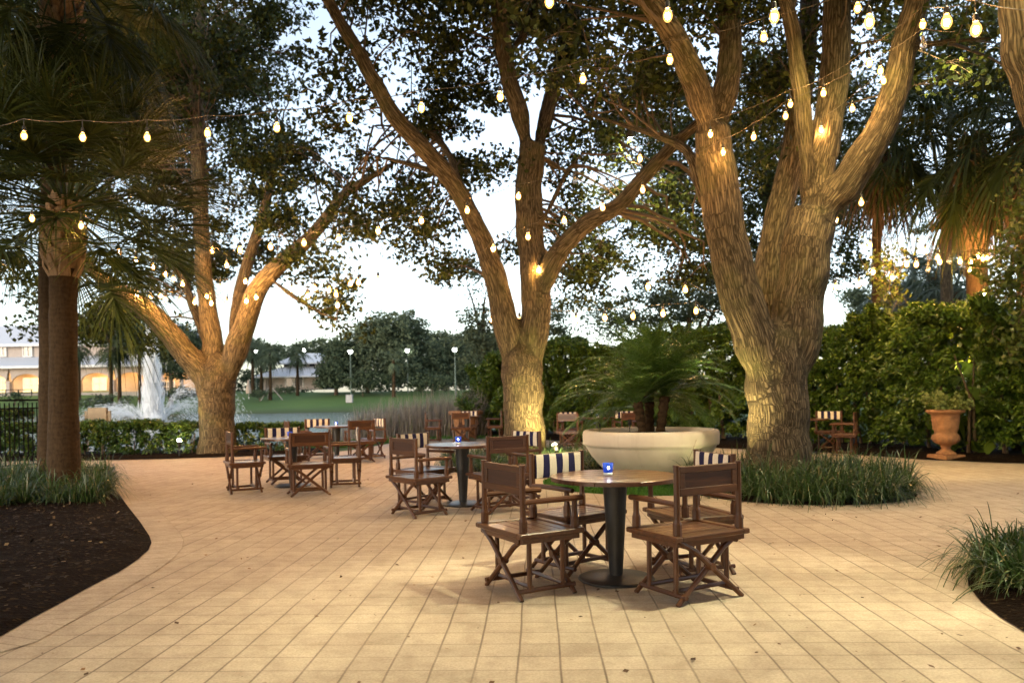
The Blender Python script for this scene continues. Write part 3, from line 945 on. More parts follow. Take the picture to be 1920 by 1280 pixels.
make_urn((ul.x, ul.y, .01), 1.0, 'ornate terracotta urn on a square plinth in front of the tall hedge').rotation_euler = (0, 0, .3)
def potted_plant(loc, r, h, lab, n=380, m=M_VINE, size=.075):
    t = empty('potted_plant', loc); tag(t, lab, 'plant')
    b = MB(); P = []
    for i in range(9):
        a = RND.uniform(0, 2 * PI); e = RND.uniform(.3, 1.4); L = h * RND.uniform(.6, 1.2)
        pts = [Vector((0, 0, -.03))]
        for k in range(1, 6):
            q = k / 5
            pts.append(Vector((math.cos(a) * r * q * RND.uniform(.9, 1.1) * math.cos(e) * 1.3, math.sin(a) * r * q * math.cos(e) * 1.3, L * math.sin(e) * q * (1.25 - .5 * q))))
        b.tube(pts, .006, 4)
        for p in pts[1:]: P += [np.array(p) + NR.normal(size=3) * .05 for _ in range(n // 45)]
    o = b.build('stems', M_TWIG, t)
    P = np.array(P) + np.array(loc)
    npmesh('leaves', leaf_quads(P, size, size * .6), 4, m, t)
    return t
potted_plant((ul.x, ul.y, .87), .42, .46, 'sparse pale-leaved plant growing out of the ornate terracotta urn', 900, leaf_mat('pale_leaf', [(0, (.14, .19, .05)), (1, (.28, .32, .10))], .45, .3), .085)
u2 = at(873, 785, 25.2)
t = empty('terracotta_pot', (u2.x, 25.2, .0)); tag(t, 'wide terracotta pot beyond the farthest table at the end of the hedge', 'pot')
b = MB(); b.lathe([(0, 0), (.30, 0), (.34, .1), (.40, .55), (.44, .72), (.55, .74), (.57, .80), (.56, .86), (.50, .87), (.46, .80), (0, .80)], 36); b.build('body', M_TERRA, t, smooth=True)
potted_plant((u2.x, 25.2, .82), .5, .75, 'leafy plant in the wide terracotta pot at the end of the hedge', 700, M_SHRUB, .11)

# ------------------------------------------------------------------ oaks
def spline(pts, n=6):
    """Catmull-Rom through (Vector, radius)"""
    P = [p for p, _ in pts]; Rr = [r for _, r in pts]
    out = []
    for i in range(len(P) - 1):
        p0 = P[i - 1] if i > 0 else P[i] * 2 - P[i + 1]; p1 = P[i]; p2 = P[i + 1]; p3 = P[i + 2] if i + 2 < len(P) else P[i + 1] * 2 - P[i]
        for k in range(n):
            t = k / n
            q = .5 * ((2 * p1) + (p2 - p0) * t + (2 * p0 - 5 * p1 + 4 * p2 - p3) * t * t + (3 * p1 - p0 - 3 * p2 + p3) * t ** 3)
            out.append((q, Rr[i] * (1 - t) + Rr[i + 1] * t))
    out.append((P[-1], Rr[-1])); return out

def limb3(pts): return [(at(px, py, y), w_ / 2 / F * y) for px, py, y, w_ in pts]

def build_wood(name, limbs, mat, parent, voxel):
    """all big limbs fused into one skin, with a bark coordinate that follows each limb"""
    b = MB(); samples = []; off = 0
    for lb in limbs:
        sp = spline(lb, 6)
        k = RND.uniform(0, 10)
        if off: sp = [(p, r * min(1, .35 + i * .11)) for i, (p, r) in enumerate(sp)]
        sp = [(p + Vector((math.sin(k + i * .9), math.cos(k * 2 + i * 1.1), 0)) * r * .035, r * (1 + .022 * math.sin(i * 1.3 + k))) for i, (p, r) in enumerate(sp)]
        b.tube([p for p, _ in sp], [r for _, r in sp], 14)
        s = 0
        for i, (p, r) in enumerate(sp):
            if i: s += (p - sp[i - 1][0]).length
            d = (sp[min(i + 1, len(sp) - 1)][0] - sp[max(i - 1, 0)][0]).normalized()
            samples.append((p, d, s, off, r))
        off += 3.7
    me = b.mesh(name, mat); o = bpy.data.objects.new(name, me); COL.objects.link(o)
    m = o.modifiers.new('r', 'REMESH'); m.mode = 'VOXEL'; m.voxel_size = voxel
    m = o.modifiers.new('s', 'SMOOTH'); m.iterations = 9; m.factor = .6
    bpy.context.view_layer.update()
    me2 = bpy.data.meshes.new_from_object(o.evaluated_get(bpy.context.evaluated_depsgraph_get()))
    o.modifiers.clear(); o.data = me2; me2.name = name
    kd = kdtree.KDTree(len(samples))
    for i, sm in enumerate(samples): kd.insert(sm[0], i)
    kd.balance()
    at_ = me2.attributes.new('bark', 'FLOAT_VECTOR', 'POINT'); buf = np.zeros((len(me2.vertices), 3), np.float32)
    co = np.zeros((len(me2.vertices), 3), np.float32); me2.vertices.foreach_get('co', co.ravel())
    nrm = np.zeros((len(me2.vertices), 3), np.float32); me2.vertices.foreach_get('normal', nrm.ravel())
    from mathutils import noise as mn
    for i, c in enumerate(co):
        c = Vector(c); best = None
        for q, j, dd in kd.find_n(c, 4):
            dd = dd / samples[j][4]
            if best is None or dd < best[0]: best = (dd, j)
        p, d, s, of, r = samples[best[1]]
        rel = c - p; al = rel.dot(d); rad = rel - d * al
        sx = s + al
        rr = rad.normalized() * max(r, .12)
        buf[i] = (rr.x + of, rr.y, rr.z * .6 + sx * .095)
        co[i] += nrm[i] * (mn.noise(c * 2.2) * .06 + mn.noise(c * 6) * .035) * min(r, .35)
    at_.data.foreach_set('vector', buf.ravel())
    me2.vertices.foreach_set('co', co.ravel())
    if not me2.materials: me2.materials.append(mat)
    me2.shade_smooth(); me2.update()
    o.parent = parent; o.matrix_parent_inverse = Matrix.Translation(-parent.location)
    return o, samples

def blob_leaves(blobs, leaf, cov=1.25, per=110, spread=.36, up=.15):
    """blobs (px, py, depth, rx_px, ry_px, r_depth_m[, cover]) -> cluster centres and leaf points"""
    C = []
    for bl in blobs:
        px, py, y, rx, ry, rd = bl[:6]; cv = bl[6] if len(bl) > 6 else 1.0
        c = at(px, py, y); s = y / F
        area = PI * rx * ry * s * s
        n = int(2.0 * cov * cv * area / (leaf * leaf * .5 * .45) / per)
        u = unit(NR.normal(size=(n, 3))) * (NR.random((n, 1)) ** .42)
        C.append(np.array(c) + u * np.array([rx * s, rd, ry * s]))
    C = np.concatenate(C)
    sp = spread * NR.uniform(.55, 1.35, (len(C), 1, 1))
    P = C[:, None, :] + unit(NR.normal(size=(len(C), per, 3))) * NR.random((len(C), per, 1)) ** .5 * sp * 1.75 * np.array([1, 1, .55])
    return C, P.reshape(-1, 3)

def twigs(C, samples, parent, frac, r0=.014, name='twigs', maxd=5.0, branchlets=None):
    """thin curved branches from the limbs out to the leaf clusters"""
    kd = kdtree.KDTree(len(samples))
    for i, sm in enumerate(samples): kd.insert(sm[0], i)
    kd.balance(); b = MB()
    for c in C:
        if RND.random() > frac: continue
        c = Vector(c); cand = kd.find_n(c, 16)
        q, j, dd = RND.choice(cand)
        if dd > maxd or dd < .25: continue
        d = samples[j][1]
        mid = q.lerp(c, .5) + d * dd * RND.uniform(.05, .25) + Vector((RND.uniform(-1, 1), RND.uniform(-1, 1), RND.uniform(-.3, .8))) * dd * .12
        pts = []
        for k in range(7):
            t = k / 6
            p = q * (1 - t) ** 2 + mid * 2 * t * (1 - t) + c * t * t
            if 0 < k < 6: p += Vector((RND.uniform(-1, 1), RND.uniform(-1, 1), RND.uniform(-1, 1))) * dd * .025
            pts.append(p)
        rr = min(samples[j][4] * .6, r0 * (.5 + dd * .55))
        b.tube(pts, [rr * (1 - .8 * k / 6) for k in range(7)], 5, caps=False)
        for _ in range(4):
            g = Vector((RND.gauss(0, 1), RND.gauss(0, 1), RND.gauss(0, .6))) * .3
            b.tube([pts[5], pts[5].lerp(c, .5) + g * .5 + Vector((0, 0, .03)), c + g], [rr * .3, rr * .22, rr * .1], 4, caps=False)
    if b.v:
        o = b.build(name, M_TWIG, parent, smooth=True); o['kind'] = 'stuff'; o.matrix_parent_inverse = Matrix.Translation(-parent.location)

def oak(label, limbs, blobs, leaf, voxel, cov=1.25, spread=.37, tw=.7, mat=None, leafmat=None, small=(), name='oak_tree', group=None, twmax=5.0):
    L = [limb3(l) for l in limbs]
    base = L[0][0][0]
    t = empty(name, (base.x, base.y, 0)); tag(t, label, 'tree', group)
    o, samples = build_wood('trunk', L, mat or M_BARK, t, voxel)
    C, P = blob_leaves(blobs, leaf, cov, spread=spread)
    npmesh('crown', leaf_quads(P, leaf, leaf * .58, bias=np.array([0, 0, -.25]), bw=1.0), 4, leafmat or M_OAKLEAF, t)
    twigs(C, samples, t, tw, maxd=twmax)
    print(label[:30], len(P))
    return t, samples

# the big forked oak on the right
LC = [
 [(1462, 950, 10.5, 190), (1461, 905, 10.5, 142), (1460, 860, 10.5, 120), (1460, 800, 10.5, 112), (1456, 720, 10.5, 113), (1450, 660, 10.5, 114), (1450, 625, 10.5, 84), (1450, 598, 10.5, 34)],
 [(1445, 760, 10.5, 80), (1418, 650, 10.4, 80), (1385, 540, 10.2, 78), (1360, 430, 10, 74), (1344, 320, 9.9, 72), (1334, 240, 9.9, 66)],
 [(1338, 270, 9.9, 54), (1315, 190, 9.7, 52), (1285, 110, 9.4, 48), (1245, 40, 9, 44), (1190, -30, 8.6, 38), (1120, -110, 8, 30)],
 [(1338, 280, 9.9, 50), (1358, 180, 10.1, 50), (1370, 100, 10.3, 46), (1366, 0, 10.6, 42), (1380, -120, 11, 34)],
 [(1352, 455, 10.1, 28), (1325, 385, 10.6, 24), (1292, 290, 11, 21), (1242, 258, 11.4, 16), (1170, 235, 11.8, 12), (1100, 215, 12, 9)],
 [(1465, 770, 10.5, 88), (1488, 660, 10.5, 92), (1500, 560, 10.5, 92), (1512, 470, 10.4, 90), (1527, 390, 10.4, 86)],
 [(1520, 430, 10.4, 72), (1532, 330, 10.5, 62), (1555, 220, 10.7, 56), (1568, 100, 10.9, 54), (1570, -20, 11.1, 50), (1590, -150, 11.4, 40)],
 [(1515, 370, 10.4, 42), (1508, 240, 10.2, 34), (1498, 140, 10, 32), (1478, 20, 9.7, 30), (1450, -90, 9.4, 25)],
 [(1528, 420, 10.4, 72), (1580, 352, 10.2, 64), (1640, 262, 9.9, 58), (1675, 180, 9.7, 52), (1695, 90, 9.5, 48), (1720, 0, 9.3, 44), (1760, -110, 9, 34)],
 [(1452, 650, 10.8, 62), (1440, 555, 11.2, 58), (1452, 440, 11.6, 52), (1480, 320, 12, 48), (1500, 200, 12.4, 42), (1515, 60, 12.8, 38), (1520, -80, 13, 30)],
 [(1695, 90, 9.5, 18), (1745, 82, 9.4, 15), (1800, 76, 9.3, 12), (1862, 72, 9.2, 9)],
]
BC = [(1090, 60, 9.6, 130, 90, 1.6, .9), (1200, 130, 11.5, 110, 90, 1.4, .9), (1430, 60, 12.5, 110, 120, 1.4, 1.0), (1420, 230, 13, 70, 120, 1.2, .9), (1640, 60, 11.5, 60, 70, 1.2), (1290, -40, 10, 180, 90, 2), (1560, -80, 11, 200, 80, 2), (1760, 40, 9.5, 90, 50, 1.2, .45), (1840, 110, 11, 80, 60, 1.5, .7), (1300, -260, 9, 420, 160, 3, .8), (1000, -150, 7.5, 300, 110, 2, .8)]
oakC, sC = oak('massive forked oak with lit furrowed bark in a ring of border grass', LC, BC, .115, .034, 1.2)
# the slimmer central oak
LB = [
 [(983, 890, 14.5, 130), (983, 848, 14.5, 92), (983, 790, 14.5, 74), (980, 725, 14.5, 76), (978, 690, 14.5, 80), (978, 655, 14.5, 58), (980, 630, 14.5, 22)],
 [(975, 740, 14.5, 50), (952, 630, 14.4, 50), (931, 530, 14.2, 45), (908, 460, 14, 40), (880, 400, 13.8, 37), (850, 345, 13.6, 36), (800, 285, 13.3, 36), (745, 225, 13, 34), (705, 160, 12.7, 31), (670, 95, 12.4, 28), (625, 20, 12.1, 25), (580, -70, 11.8, 20)],
 [(845, 342, 13.6, 20), (800, 318, 13.8, 15), (745, 302, 14, 12), (690, 290, 14.3, 8)],
 [(884, 405, 13.8, 20), (860, 350, 14.2, 18), (842, 290, 14.6, 16), (795, 242, 15, 12), (700, 235, 15.4, 8)],
 [(988, 740, 14.5, 56), (1000, 640, 14.5, 56), (1005, 560, 14.5, 57), (998, 480, 14.6, 54), (991, 400, 14.7, 52), (993, 330, 14.8, 52), (1000, 270, 14.8, 52)],
 [(994, 300, 14.8, 40), (975, 215, 14.6, 36), (955, 150, 14.4, 34), (942, 80, 14.2, 33), (932, 0, 14, 31), (925, -100, 13.8, 26)],
 [(1003, 300, 14.8, 40), (1025, 215, 15.1, 32), (1042, 150, 15.3, 26), (1062, 80, 15.6, 20), (1085, 10, 15.9, 15), (1110, -60, 16, 10)],
 [(946, 110, 14.3, 22), (985, 60, 14.6, 19), (1010, 0, 14.9, 16), (1030, -60, 15, 12)],
 [(1005, 590, 14.5, 40), (1028, 510, 14.3, 42), (1065, 452, 14.1, 36), (1110, 412, 13.9, 34), (1160, 385, 13.7, 32), (1205, 335, 13.5, 30), (1250, 285, 13.3, 26), (1310, 230, 13.1, 20), (1380, 180, 13, 14)],
 [(1006, 440, 14.6, 16), (1040, 370, 14.4, 13), (1065, 320, 14.2, 10), (1092, 288, 14, 7)],
]
BB = [(760, 60, 14, 130, 90, 1.8), (900, 110, 15, 110, 100, 1.5), (1060, 100, 16, 110, 100, 1.8), (1180, 190, 16, 110, 90, 1.8), (830, 200, 15, 80, 80, 1.2, .8), (700, 390, 15.5, 110, 60, 1.4, .8), (660, 240, 14, 70, 70, 1.2, .7), (800, 400, 15, 70, 50, 1.2, .7), (1110, 300, 16, 100, 80, 1.5, .9), (1230, 410, 17, 110, 80, 1.6, .8), (1150, 480, 17, 90, 60, 1.4, .6), (910, 320, 15.5, 60, 70, 1.2, .7), (960, 20, 15, 120, 70, 1.6), (1280, 480, 17, 80, 50, 1.5, .8), (640, 60, 13, 60, 80, 1.2, .6), (850, 470, 16, 60, 60, 1, .4), (960, 480, 17, 60, 60, 1, .35), (900, -120, 14, 400, 120, 3), (770, 300, 16, 120, 60, 1.4, .9), (745, 430, 16.5, 110, 45, 1.2, .7), (850, 470, 16.5, 55, 55, 1, .5), (1060, 440, 16.5, 70, 90, 1.3, .6), (1110, 545, 18, 80, 55, 1.4, .6)]
oakB, sB = oak('slim central oak forking into leaning limbs, spotlit at its foot', LB, BB, .13, .045, 1.2)
# the spreading oak by the fountain
LA = [
 [(409, 895, 19, 108), (408, 855, 19, 76), (407, 800, 19, 65), (406, 755, 19, 66), (405, 715, 19, 74), (405, 690, 19, 56), (405, 668, 19, 20)],
 [(402, 760, 19, 42), (378, 700, 18.9, 46), (346, 660, 18.7, 45), (310, 615, 18.4, 42), (275, 580, 18.1, 38), (235, 552, 17.8, 34), (195, 525, 17.5, 28), (160, 490, 17.2, 22), (120, 440, 17, 16)],
 [(406, 760, 19, 40), (400, 660, 19.1, 40), (390, 580, 19.2, 34), (382, 510, 19.3, 32), (378, 430, 19.4, 30), (375, 350, 19.6, 30), (372, 250, 19.8, 28), (368, 150, 20, 27), (375, 40, 20.2, 24), (380, -80, 20.4, 18)],
 [(400, 680, 19.3, 24), (372, 600, 19.8, 20), (350, 540, 20.2, 16), (330, 480, 20.6, 12)],
 [(412, 760, 19, 42), (440, 665, 18.9, 45), (462, 600, 18.7, 41), (482, 545, 18.5, 37), (515, 505, 18.3, 33), (560, 465, 18.1, 29), (600, 425, 17.9, 25), (640, 370, 17.7, 21), (690, 335, 17.5, 16), (740, 305, 17.3, 11)],
 [(432, 670, 19.2, 25), (443, 580, 19.5, 23), (462, 500, 19.8, 23), (488, 420, 20, 21), (510, 330, 20.3, 17), (530, 230, 20.6, 13)],
 [(505, 520, 18.3, 14), (540, 548, 18, 12), (590, 580, 17.7, 10), (630, 600, 17.5, 7)],
]
BA = [(300, 120, 20, 180, 130, 2.2, 1.3), (480, 50, 19, 110, 100, 2, 1.2), (250, 330, 20.5, 140, 110, 1.8), (480, 320, 20, 110, 100, 1.8, .9), (590, 330, 18.5, 80, 60, 1.3, .7), (560, 400, 19, 90, 45, 1.4, .9), (600, 490, 18, 90, 35, 1.1, .7), (610, 545, 17.6, 45, 40, .9, 1.0), (640, 590, 17.5, 35, 35, .8, 1.0), (330, 490, 21, 120, 70, 1.6, 1.0), (140, 570, 18.5, 100, 70, 1.4, .9), (240, 620, 19.5, 80, 50, 1.2, .9), (20, 520, 17, 50, 45, 1, .8), (440, 470, 20.5, 70, 80, 1.3, .9), (540, 240, 19, 80, 80, 1.5, .6), (660, 430, 18, 60, 40, 1, .5)]
oakA, sA = oak('spreading oak with low amber-lit limbs in front of the fountain', LA, BA, .145, .05, 1.25)
# limb of a tree that stands off to the right of the near bed
LD = [
 [(2075, 1240, 5.5, 190), (2070, 1130, 5.5, 150), (2066, 900, 5.5, 128), (2060, 700, 5.5, 122), (2035, 480, 5.5, 112), (1995, 270, 5.5, 104), (1948, 140, 5.5, 98), (1928, 60, 5.5, 94), (1925, -60, 5.5, 88), (1940, -200, 5.5, 80)],
 [(1995, 270, 5.5, 70), (2060, 100, 5.6, 60), (2140, -80, 5.7, 46)],
]
BD = [(1900, -330, 5.5, 400, 120, 2, .7), (1500, -420, 5.0, 350, 120, 1.6, .5)]
oakD, sD = oak('brightly lit oak trunk leaning in at the upper right corner of the frame', LD, BD, .08, .03, 1.0, tw=.15)
# unseen leaf canopy added above the frame and behind the camera to block sky light
n = 2600
cx = NR.uniform(-15, 15, n); cy_ = NR.uniform(-9, 12.5, n); cz = np.maximum(7.2, 1.32 + .53 * cy_ + 2.2) + NR.random(n) * 2.6
back = NR.random(n) < .38
cy_ = np.where(back, NR.uniform(-12, -9, n), cy_); cz = np.where(back, NR.uniform(1.2, 9, n), cz)
Q = (np.stack([cx, cy_, cz], 1)[:, None, :] + NR.normal(size=(n, 50, 3)) * np.array([.5, .5, .3])).reshape(-1, 3)
npmesh('crown', leaf_quads(Q, .36, .2), 4, M_OAKLEAF, oakD)
n = 46
Q = (np.stack([NR.uniform(1.2, 4.6, n), NR.uniform(3.6, 6.6, n), NR.uniform(4.9, 5.9, n)], 1)[:, None, :] + NR.normal(size=(n, 34, 3)) * np.array([.22, .22, .12])).reshape(-1, 3)
npmesh('crown', leaf_quads(Q, .12, .07), 4, M_OAKLEAF, oakD)  # unseen leaf sprays added below the floodlight to dapple the paving
print('oaks done')
# ------------------------------------------------------------------ hedges
def hedge(label, line, h, thick, leaf, dens, mat, lump=.25, base=.12, name='hedge', cat='hedge', wig=.0):
    """a clipped-wild hedge along a polyline: lumpy leafy front, top and back plus woody stems"""
    pts = [Vector((p[0], p[1], 0)) for p in line]
    c0 = pts[0]; t = empty(name, c0); tag(t, label, cat)
    L = [0]
    for a_, b_ in zip(pts[:-1], pts[1:]): L.append(L[-1] + (b_ - a_).length)
    tot = L[-1]; n = int(dens * tot * (h + thick))
    s = NR.random(n) * tot
    Px = np.interp(s, L, [p.x for p in pts]); Py = np.interp(s, L, [p.y for p in pts]); hh = np.interp(s, L, [h * (p[2] if len(p) > 2 else 1) for p in line])
    k = np.clip(np.searchsorted(L, s) - 1, 0, len(pts) - 2)
    nx = np.array([-(pts[i + 1] - pts[i]).normalized().y for i in range(len(pts) - 1)])[k]; ny = np.array([(pts[i + 1] - pts[i]).normalized().x for i in range(len(pts) - 1)])[k]
    # cross-section position: most leaves near the surface
    side = NR.uniform(-1, 1, n); z = NR.random(n) ** .85
    topm = NR.random(n) < thick / (h + thick) * 1.1
    z = np.where(topm, 1 - np.abs(NR.normal(0, .04, n)), z)
    side = np.where(topm, side, np.where(NR.random(n) < .42, side, np.sign(side) * (1 - np.abs(NR.normal(0, .22, n)))))
    lum = lump * (np.sin(s * 3.1 / max(h, .8) + 1.3) * .35 + np.sin(s * 6.7 / max(h, .8) + z * 5) * .3 + np.sin(s * 2.2 + z * 9.0 + side * 2) * .35 + np.sin(s * 9.1 + z * 3.3) * .2)
    w_ = thick * .5 + lum * .8
    zz = base + (hh - base) * z + lum * .55 * z
    # clumps: pull leaves toward random centres
    P = np.stack([Px + nx * side * w_, Py + ny * side * w_, zz], 1)
    nc = max(8, n // 110); cc = P[NR.integers(0, n, nc)]
    kd = kdtree.KDTree(nc)
    for i, c in enumerate(cc): kd.insert(c, i)
    kd.balance()
    own = np.array([kd.find(p)[1] for p in P])
    P = P * .55 + cc[own] * .45 + NR.normal(size=(n, 3)) * leaf * .35
    P[:, 2] = np.maximum(P[:, 2], .03)
    out = np.stack([nx * side, ny * side, np.where(topm, .8, -.1)], 1)
    m = int(22 * tot * h); si = NR.random(m) * tot
    Pi = np.stack([np.interp(si, L, [p.x for p in pts]), np.interp(si, L, [p.y for p in pts]), base + NR.random(m) * (h * .82 - base)], 1) + NR.normal(size=(m, 3)) * thick * .09
    npmesh('inner_foliage', leaf_quads(Pi, min(.5, h * .24), min(.3, h * .15)), 4, mat, t)
    npmesh('foliage', leaf_quads(P, leaf, leaf * .42, bias=out + np.array([0, 0, -.25]), bw=1.1), 4, mat, t)
    b = MB()
    q = 0.0
    while q < tot:
        x = float(np.interp(q, L, [p.x for p in pts])); y = float(np.interp(q, L, [p.y for p in pts]))
        for _ in range(2):
            dx, dy = RND.uniform(-.12, .12) * thick, RND.uniform(-.12, .12) * thick
            b.tube([(x + dx, y + dy, -.05), (x + dx * 1.4 + RND.uniform(-.1, .1), y + dy * 1.4, h * .4), (x + dx * 1.8 + RND.uniform(-.2, .2), y + dy * 1.6, h * .7)], [.012 + .010 * h, .009 + .008 * h, .006], 5, caps=False)
        q += .35 + .1 * h
    o = b.build('stems', M_TWIG, t, smooth=True); o['kind'] = 'stuff'; o.matrix_parent_inverse = Matrix.Translation(-t.location)
    return t
HT = [(12.5, 12.6, 1.05), (10.2, 13.9, 1.0), (9.0, 14.9, .98), (9.0, 17.2, .98), (8.0, 18.9, .99), (6.3, 20.5, .99), (4.3, 22.1, .99), (2.3, 24.0, .98), (.2, 25.8, .92), (-1.0, 28.2, .86)]
hedge('tall shaggy hedge closing off the patio behind the urn and planter', HT, 2.85, 1.8, .118, 3900, M_HEDGE, .8, .2)
hedge('low glossy hedge in front of the fountain, left of the spreading oak', [(-12.2, 18.9), (-10.2, 18.9), (-8.6, 18.9), (-7.75, 18.9)], .78, .8, .10, 3600, M_SHRUB, .14, .08)
hedge('low clipped hedge at the water edge beside the spreading oak trunk', [(-6.9, 19.4), (-6.0, 19.5), (-5.15, 19.7)], .70, .75, .085, 3800, M_SHRUB, .05, .06)
hedge('small bushes behind the black railing at the lake edge', [(-14.8, 19.3), (-13.4, 19.2), (-12.1, 19.1)], 1.1, .9, .10, 3000, M_SHRUB, .14, .1, 'shrub', 'shrub')

# creeping vine with yellow-green leaves climbing above the hedge on the right
def vine(label, blobs, nl, size):
    c = at(blobs[0][0], blobs[0][1], blobs[0][2]); t = empty('vine', (c.x, c.y, 2.6)); tag(t, label, 'vine')
    P = []; b = MB()
    for px, py, y, rx, ry, rd in blobs:
        q = at(px, py, y); s = y / F
        for _ in range(7):
            pts = [q + Vector((RND.uniform(-1, 1) * rx * s, RND.uniform(-1, 1) * rd, RND.uniform(-1, .2) * ry * s))]
            for k in range(6): pts.append(pts[-1] + Vector((RND.uniform(-.18, .18), RND.uniform(-.15, .15), RND.uniform(-.02, .28))))
            b.tube(pts, .007, 4, caps=False)
            for p in pts: P += [np.array(p) + NR.normal(size=3) * .09 for _ in range(nl)]
    npmesh('leaves', leaf_quads(np.array(P), size, size * .6), 4, M_VINE, t)
    o = b.build('stems', M_TWIG, t); o.matrix_parent_inverse = Matrix.Translation(-t.location)
vine('yellow-green vine climbing over the hedge top beside the lit palm trunk', [(1895, 480, 14.6, 24, 60, .4), (1905, 560, 14.2, 26, 50, .4), (1892, 545, 14.4, 22, 40, .3), (1912, 420, 14.4, 22, 50, .4), (1905, 640, 13.6, 30, 50, .3)], 9, .12)
vine('thin vine sprig standing up from the hedge below the hanging palm skirt', [(1675, 560, 16.4, 10, 35, .2), (1660, 545, 16.4, 18, 20, .2)], 6, .11)

# ------------------------------------------------------------------ fan palms
def fan_frond(mq, ribs, base, az, el, Lp, Lf, droop, nl=34, wid=.045, spread=1.9, seg=4):
    h = np.array([math.cos(az), math.sin(az), 0.0]); up = np.array([0, 0, 1.0])
    p = np.array(base, float); e = el; pts = [p.copy()]
    for i in range(6):
        p = p + (h * math.cos(e) + up * math.sin(e)) * Lp / 6; e -= droop * .07; pts.append(p.copy())
    ribs.tube([Vector(q) for q in pts], [.022 - .0022 * i for i in range(7)], 4, caps=False)
    # costa arcs on into the blade
    T = unit((h * math.cos(e) + up * math.sin(e))[None])[0]
    S = np.cross(T, up); S = S / (np.linalg.norm(S) + 1e-9); N = np.cross(S, T)
    u = np.linspace(-1, 1, nl); ang = u * spread
    along = (1 - np.abs(u)) * .32 * Lf
    cost = T[None] * along[:, None] - up[None] * (along[:, None] ** 2) * .35 * droop
    D = unit(np.cos(ang)[:, None] * T + np.sin(ang)[:, None] * S + N[None] * (.28 - .5 * np.cos(ang)[:, None] * .2) + NR.normal(size=(nl, 3)) * .05)
    Ls = Lf * (.95 - .28 * np.abs(u) ** 2) * NR.uniform(.9, 1.08, nl)
    mq.append(strips(p + cost, D, Ls, wid, droop * NR.uniform(.45, .95, nl), seg=seg, side=unit(np.cross(D, np.tile(N, (nl, 1)) + NR.normal(size=(nl, 3)) * .35))))

def fan_palm(label, x, y, trunk, r, crown, nfr, Lp, Lf, els=(-.9, 1.3), dead=0, boots=None, mat=None, name='fan_palm', group=None, nl=34, wid=.045, azr=(0, 2 * PI), droop=(.7, 1.3), boot_mat=None):
    """trunk: list of (x,y,z) points; crown: centre of the frond head"""
    t = empty(name, (x, y, 0)); tag(t, label, 'palm', group)
    sp = spline([(Vector(p), r * (1.25 if i == 0 else 1.0)) for i, p in enumerate(trunk)], 12)
    b = MB(); b.tube([p for p, _ in sp], [rr * (1 + .02 * math.sin(i * 2.1) + .015 * math.sin(i * 5.3)) for i, (_, rr) in enumerate(sp)], 20)
    o = b.build('trunk', M_PALM, t, smooth=True); o.matrix_parent_inverse = Matrix.Translation(-t.location)
    if boots:
        b = MB(); z0, z1, br = boots
        z = z0; k = 0
        while z < z1:
            nb = 7
            # trunk axis at this height
            q = min(sp, key=lambda e: abs(e[0].z - z))[0]
            for j in range(nb):
                a = 2 * PI * (j + .5 * (k % 2)) / nb + RND.uniform(-.1, .1)
                d = Vector((math.cos(a), math.sin(a), 0)); sd = Vector((-d.y, d.x, 0))
                f = math.sin(PI * min(1, (z - z0) / (z1 - z0) * .8 + .2))
                w0 = .085; hh = RND.uniform(.2, .3); o_ = br * f
                p0_ = q + d * r * .85; p0_.z = z
                p1_ = q + d * (r + o_ * .75) + Vector((0, 0, hh * .6)); p1_.z = z + hh * .6
                p2_ = q + d * (r + o_ * RND.uniform(.9, 1.35)) + sd * RND.uniform(-.04, .04); p2_.z = z + hh
                V = []
                for p, w_, th in ((p0_, w0, .03), (p1_, w0 * .8, .028), (p2_, w0 * .42, .016)):
                    V += [p - sd * w_ , p + sd * w_, p + sd * w_ * .7 + d * th, p - sd * w_ * .7 + d * th]
                fs = [(3, 2, 1, 0), (8, 9, 10, 11)]
                for m_ in range(2):
                    for i in range(4): fs.append((m_ * 4 + i, m_ * 4 + (i + 1) % 4, m_ * 4 + 4 + (i + 1) % 4, m_ * 4 + 4 + i))
                b.add(V, fs)
            z += .115; k += 1
        o = b.build('leaf_boots', boot_mat or M_BOOT, t); o.matrix_parent_inverse = Matrix.Translation(-t.location)
    mq = []; rb = MB(); c = Vector(crown)
    for i in range(nfr):
        az = azr[0] + (azr[1] - azr[0]) * ((i * .381966) % 1.0) + RND.uniform(-.15, .15)
        el = els[1] + (els[0] - els[1]) * (i + .5) / nfr + RND.uniform(-.12, .12)
        fan_frond(mq, rb, c + Vector((math.cos(az) * r * .6, math.sin(az) * r * .6, (el - .3) * .16)), az, el, Lp * RND.uniform(.8, 1.15), Lf * RND.uniform(.85, 1.1), RND.uniform(*droop), nl, wid)
    npmesh('fronds', np.concatenate(mq), 4, mat or M_FROND, t)
    o = rb.build('frond_stalks', mat or M_FROND, t); o.matrix_parent_inverse = Matrix.Translation(-t.location)
    if dead:
        mq = []; rb = MB()
        for i in range(dead):
            az = i * 2.399 + RND.uniform(-.3, .3)
            fan_frond(mq, rb, c + Vector((math.cos(az) * r, math.sin(az) * r, -.1 - RND.uniform(0, .45))), az, RND.uniform(-1.35, -.8), Lp * RND.uniform(.3, .6), Lf * RND.uniform(.8, 1.15), RND.uniform(.8, 1.4), 24, wid * .8, .8)
        npmesh('dead_skirt', np.concatenate(mq), 4, M_DEAD, t)
        o = rb.build('dead_stalks', M_DEAD, t); o.matrix_parent_inverse = Matrix.Translation(-t.location)
    return t
def vpt(px, py, y): p = at(px, py, y); return (p.x, p.y, p.z)
b1 = at(120, 930, 10.9)
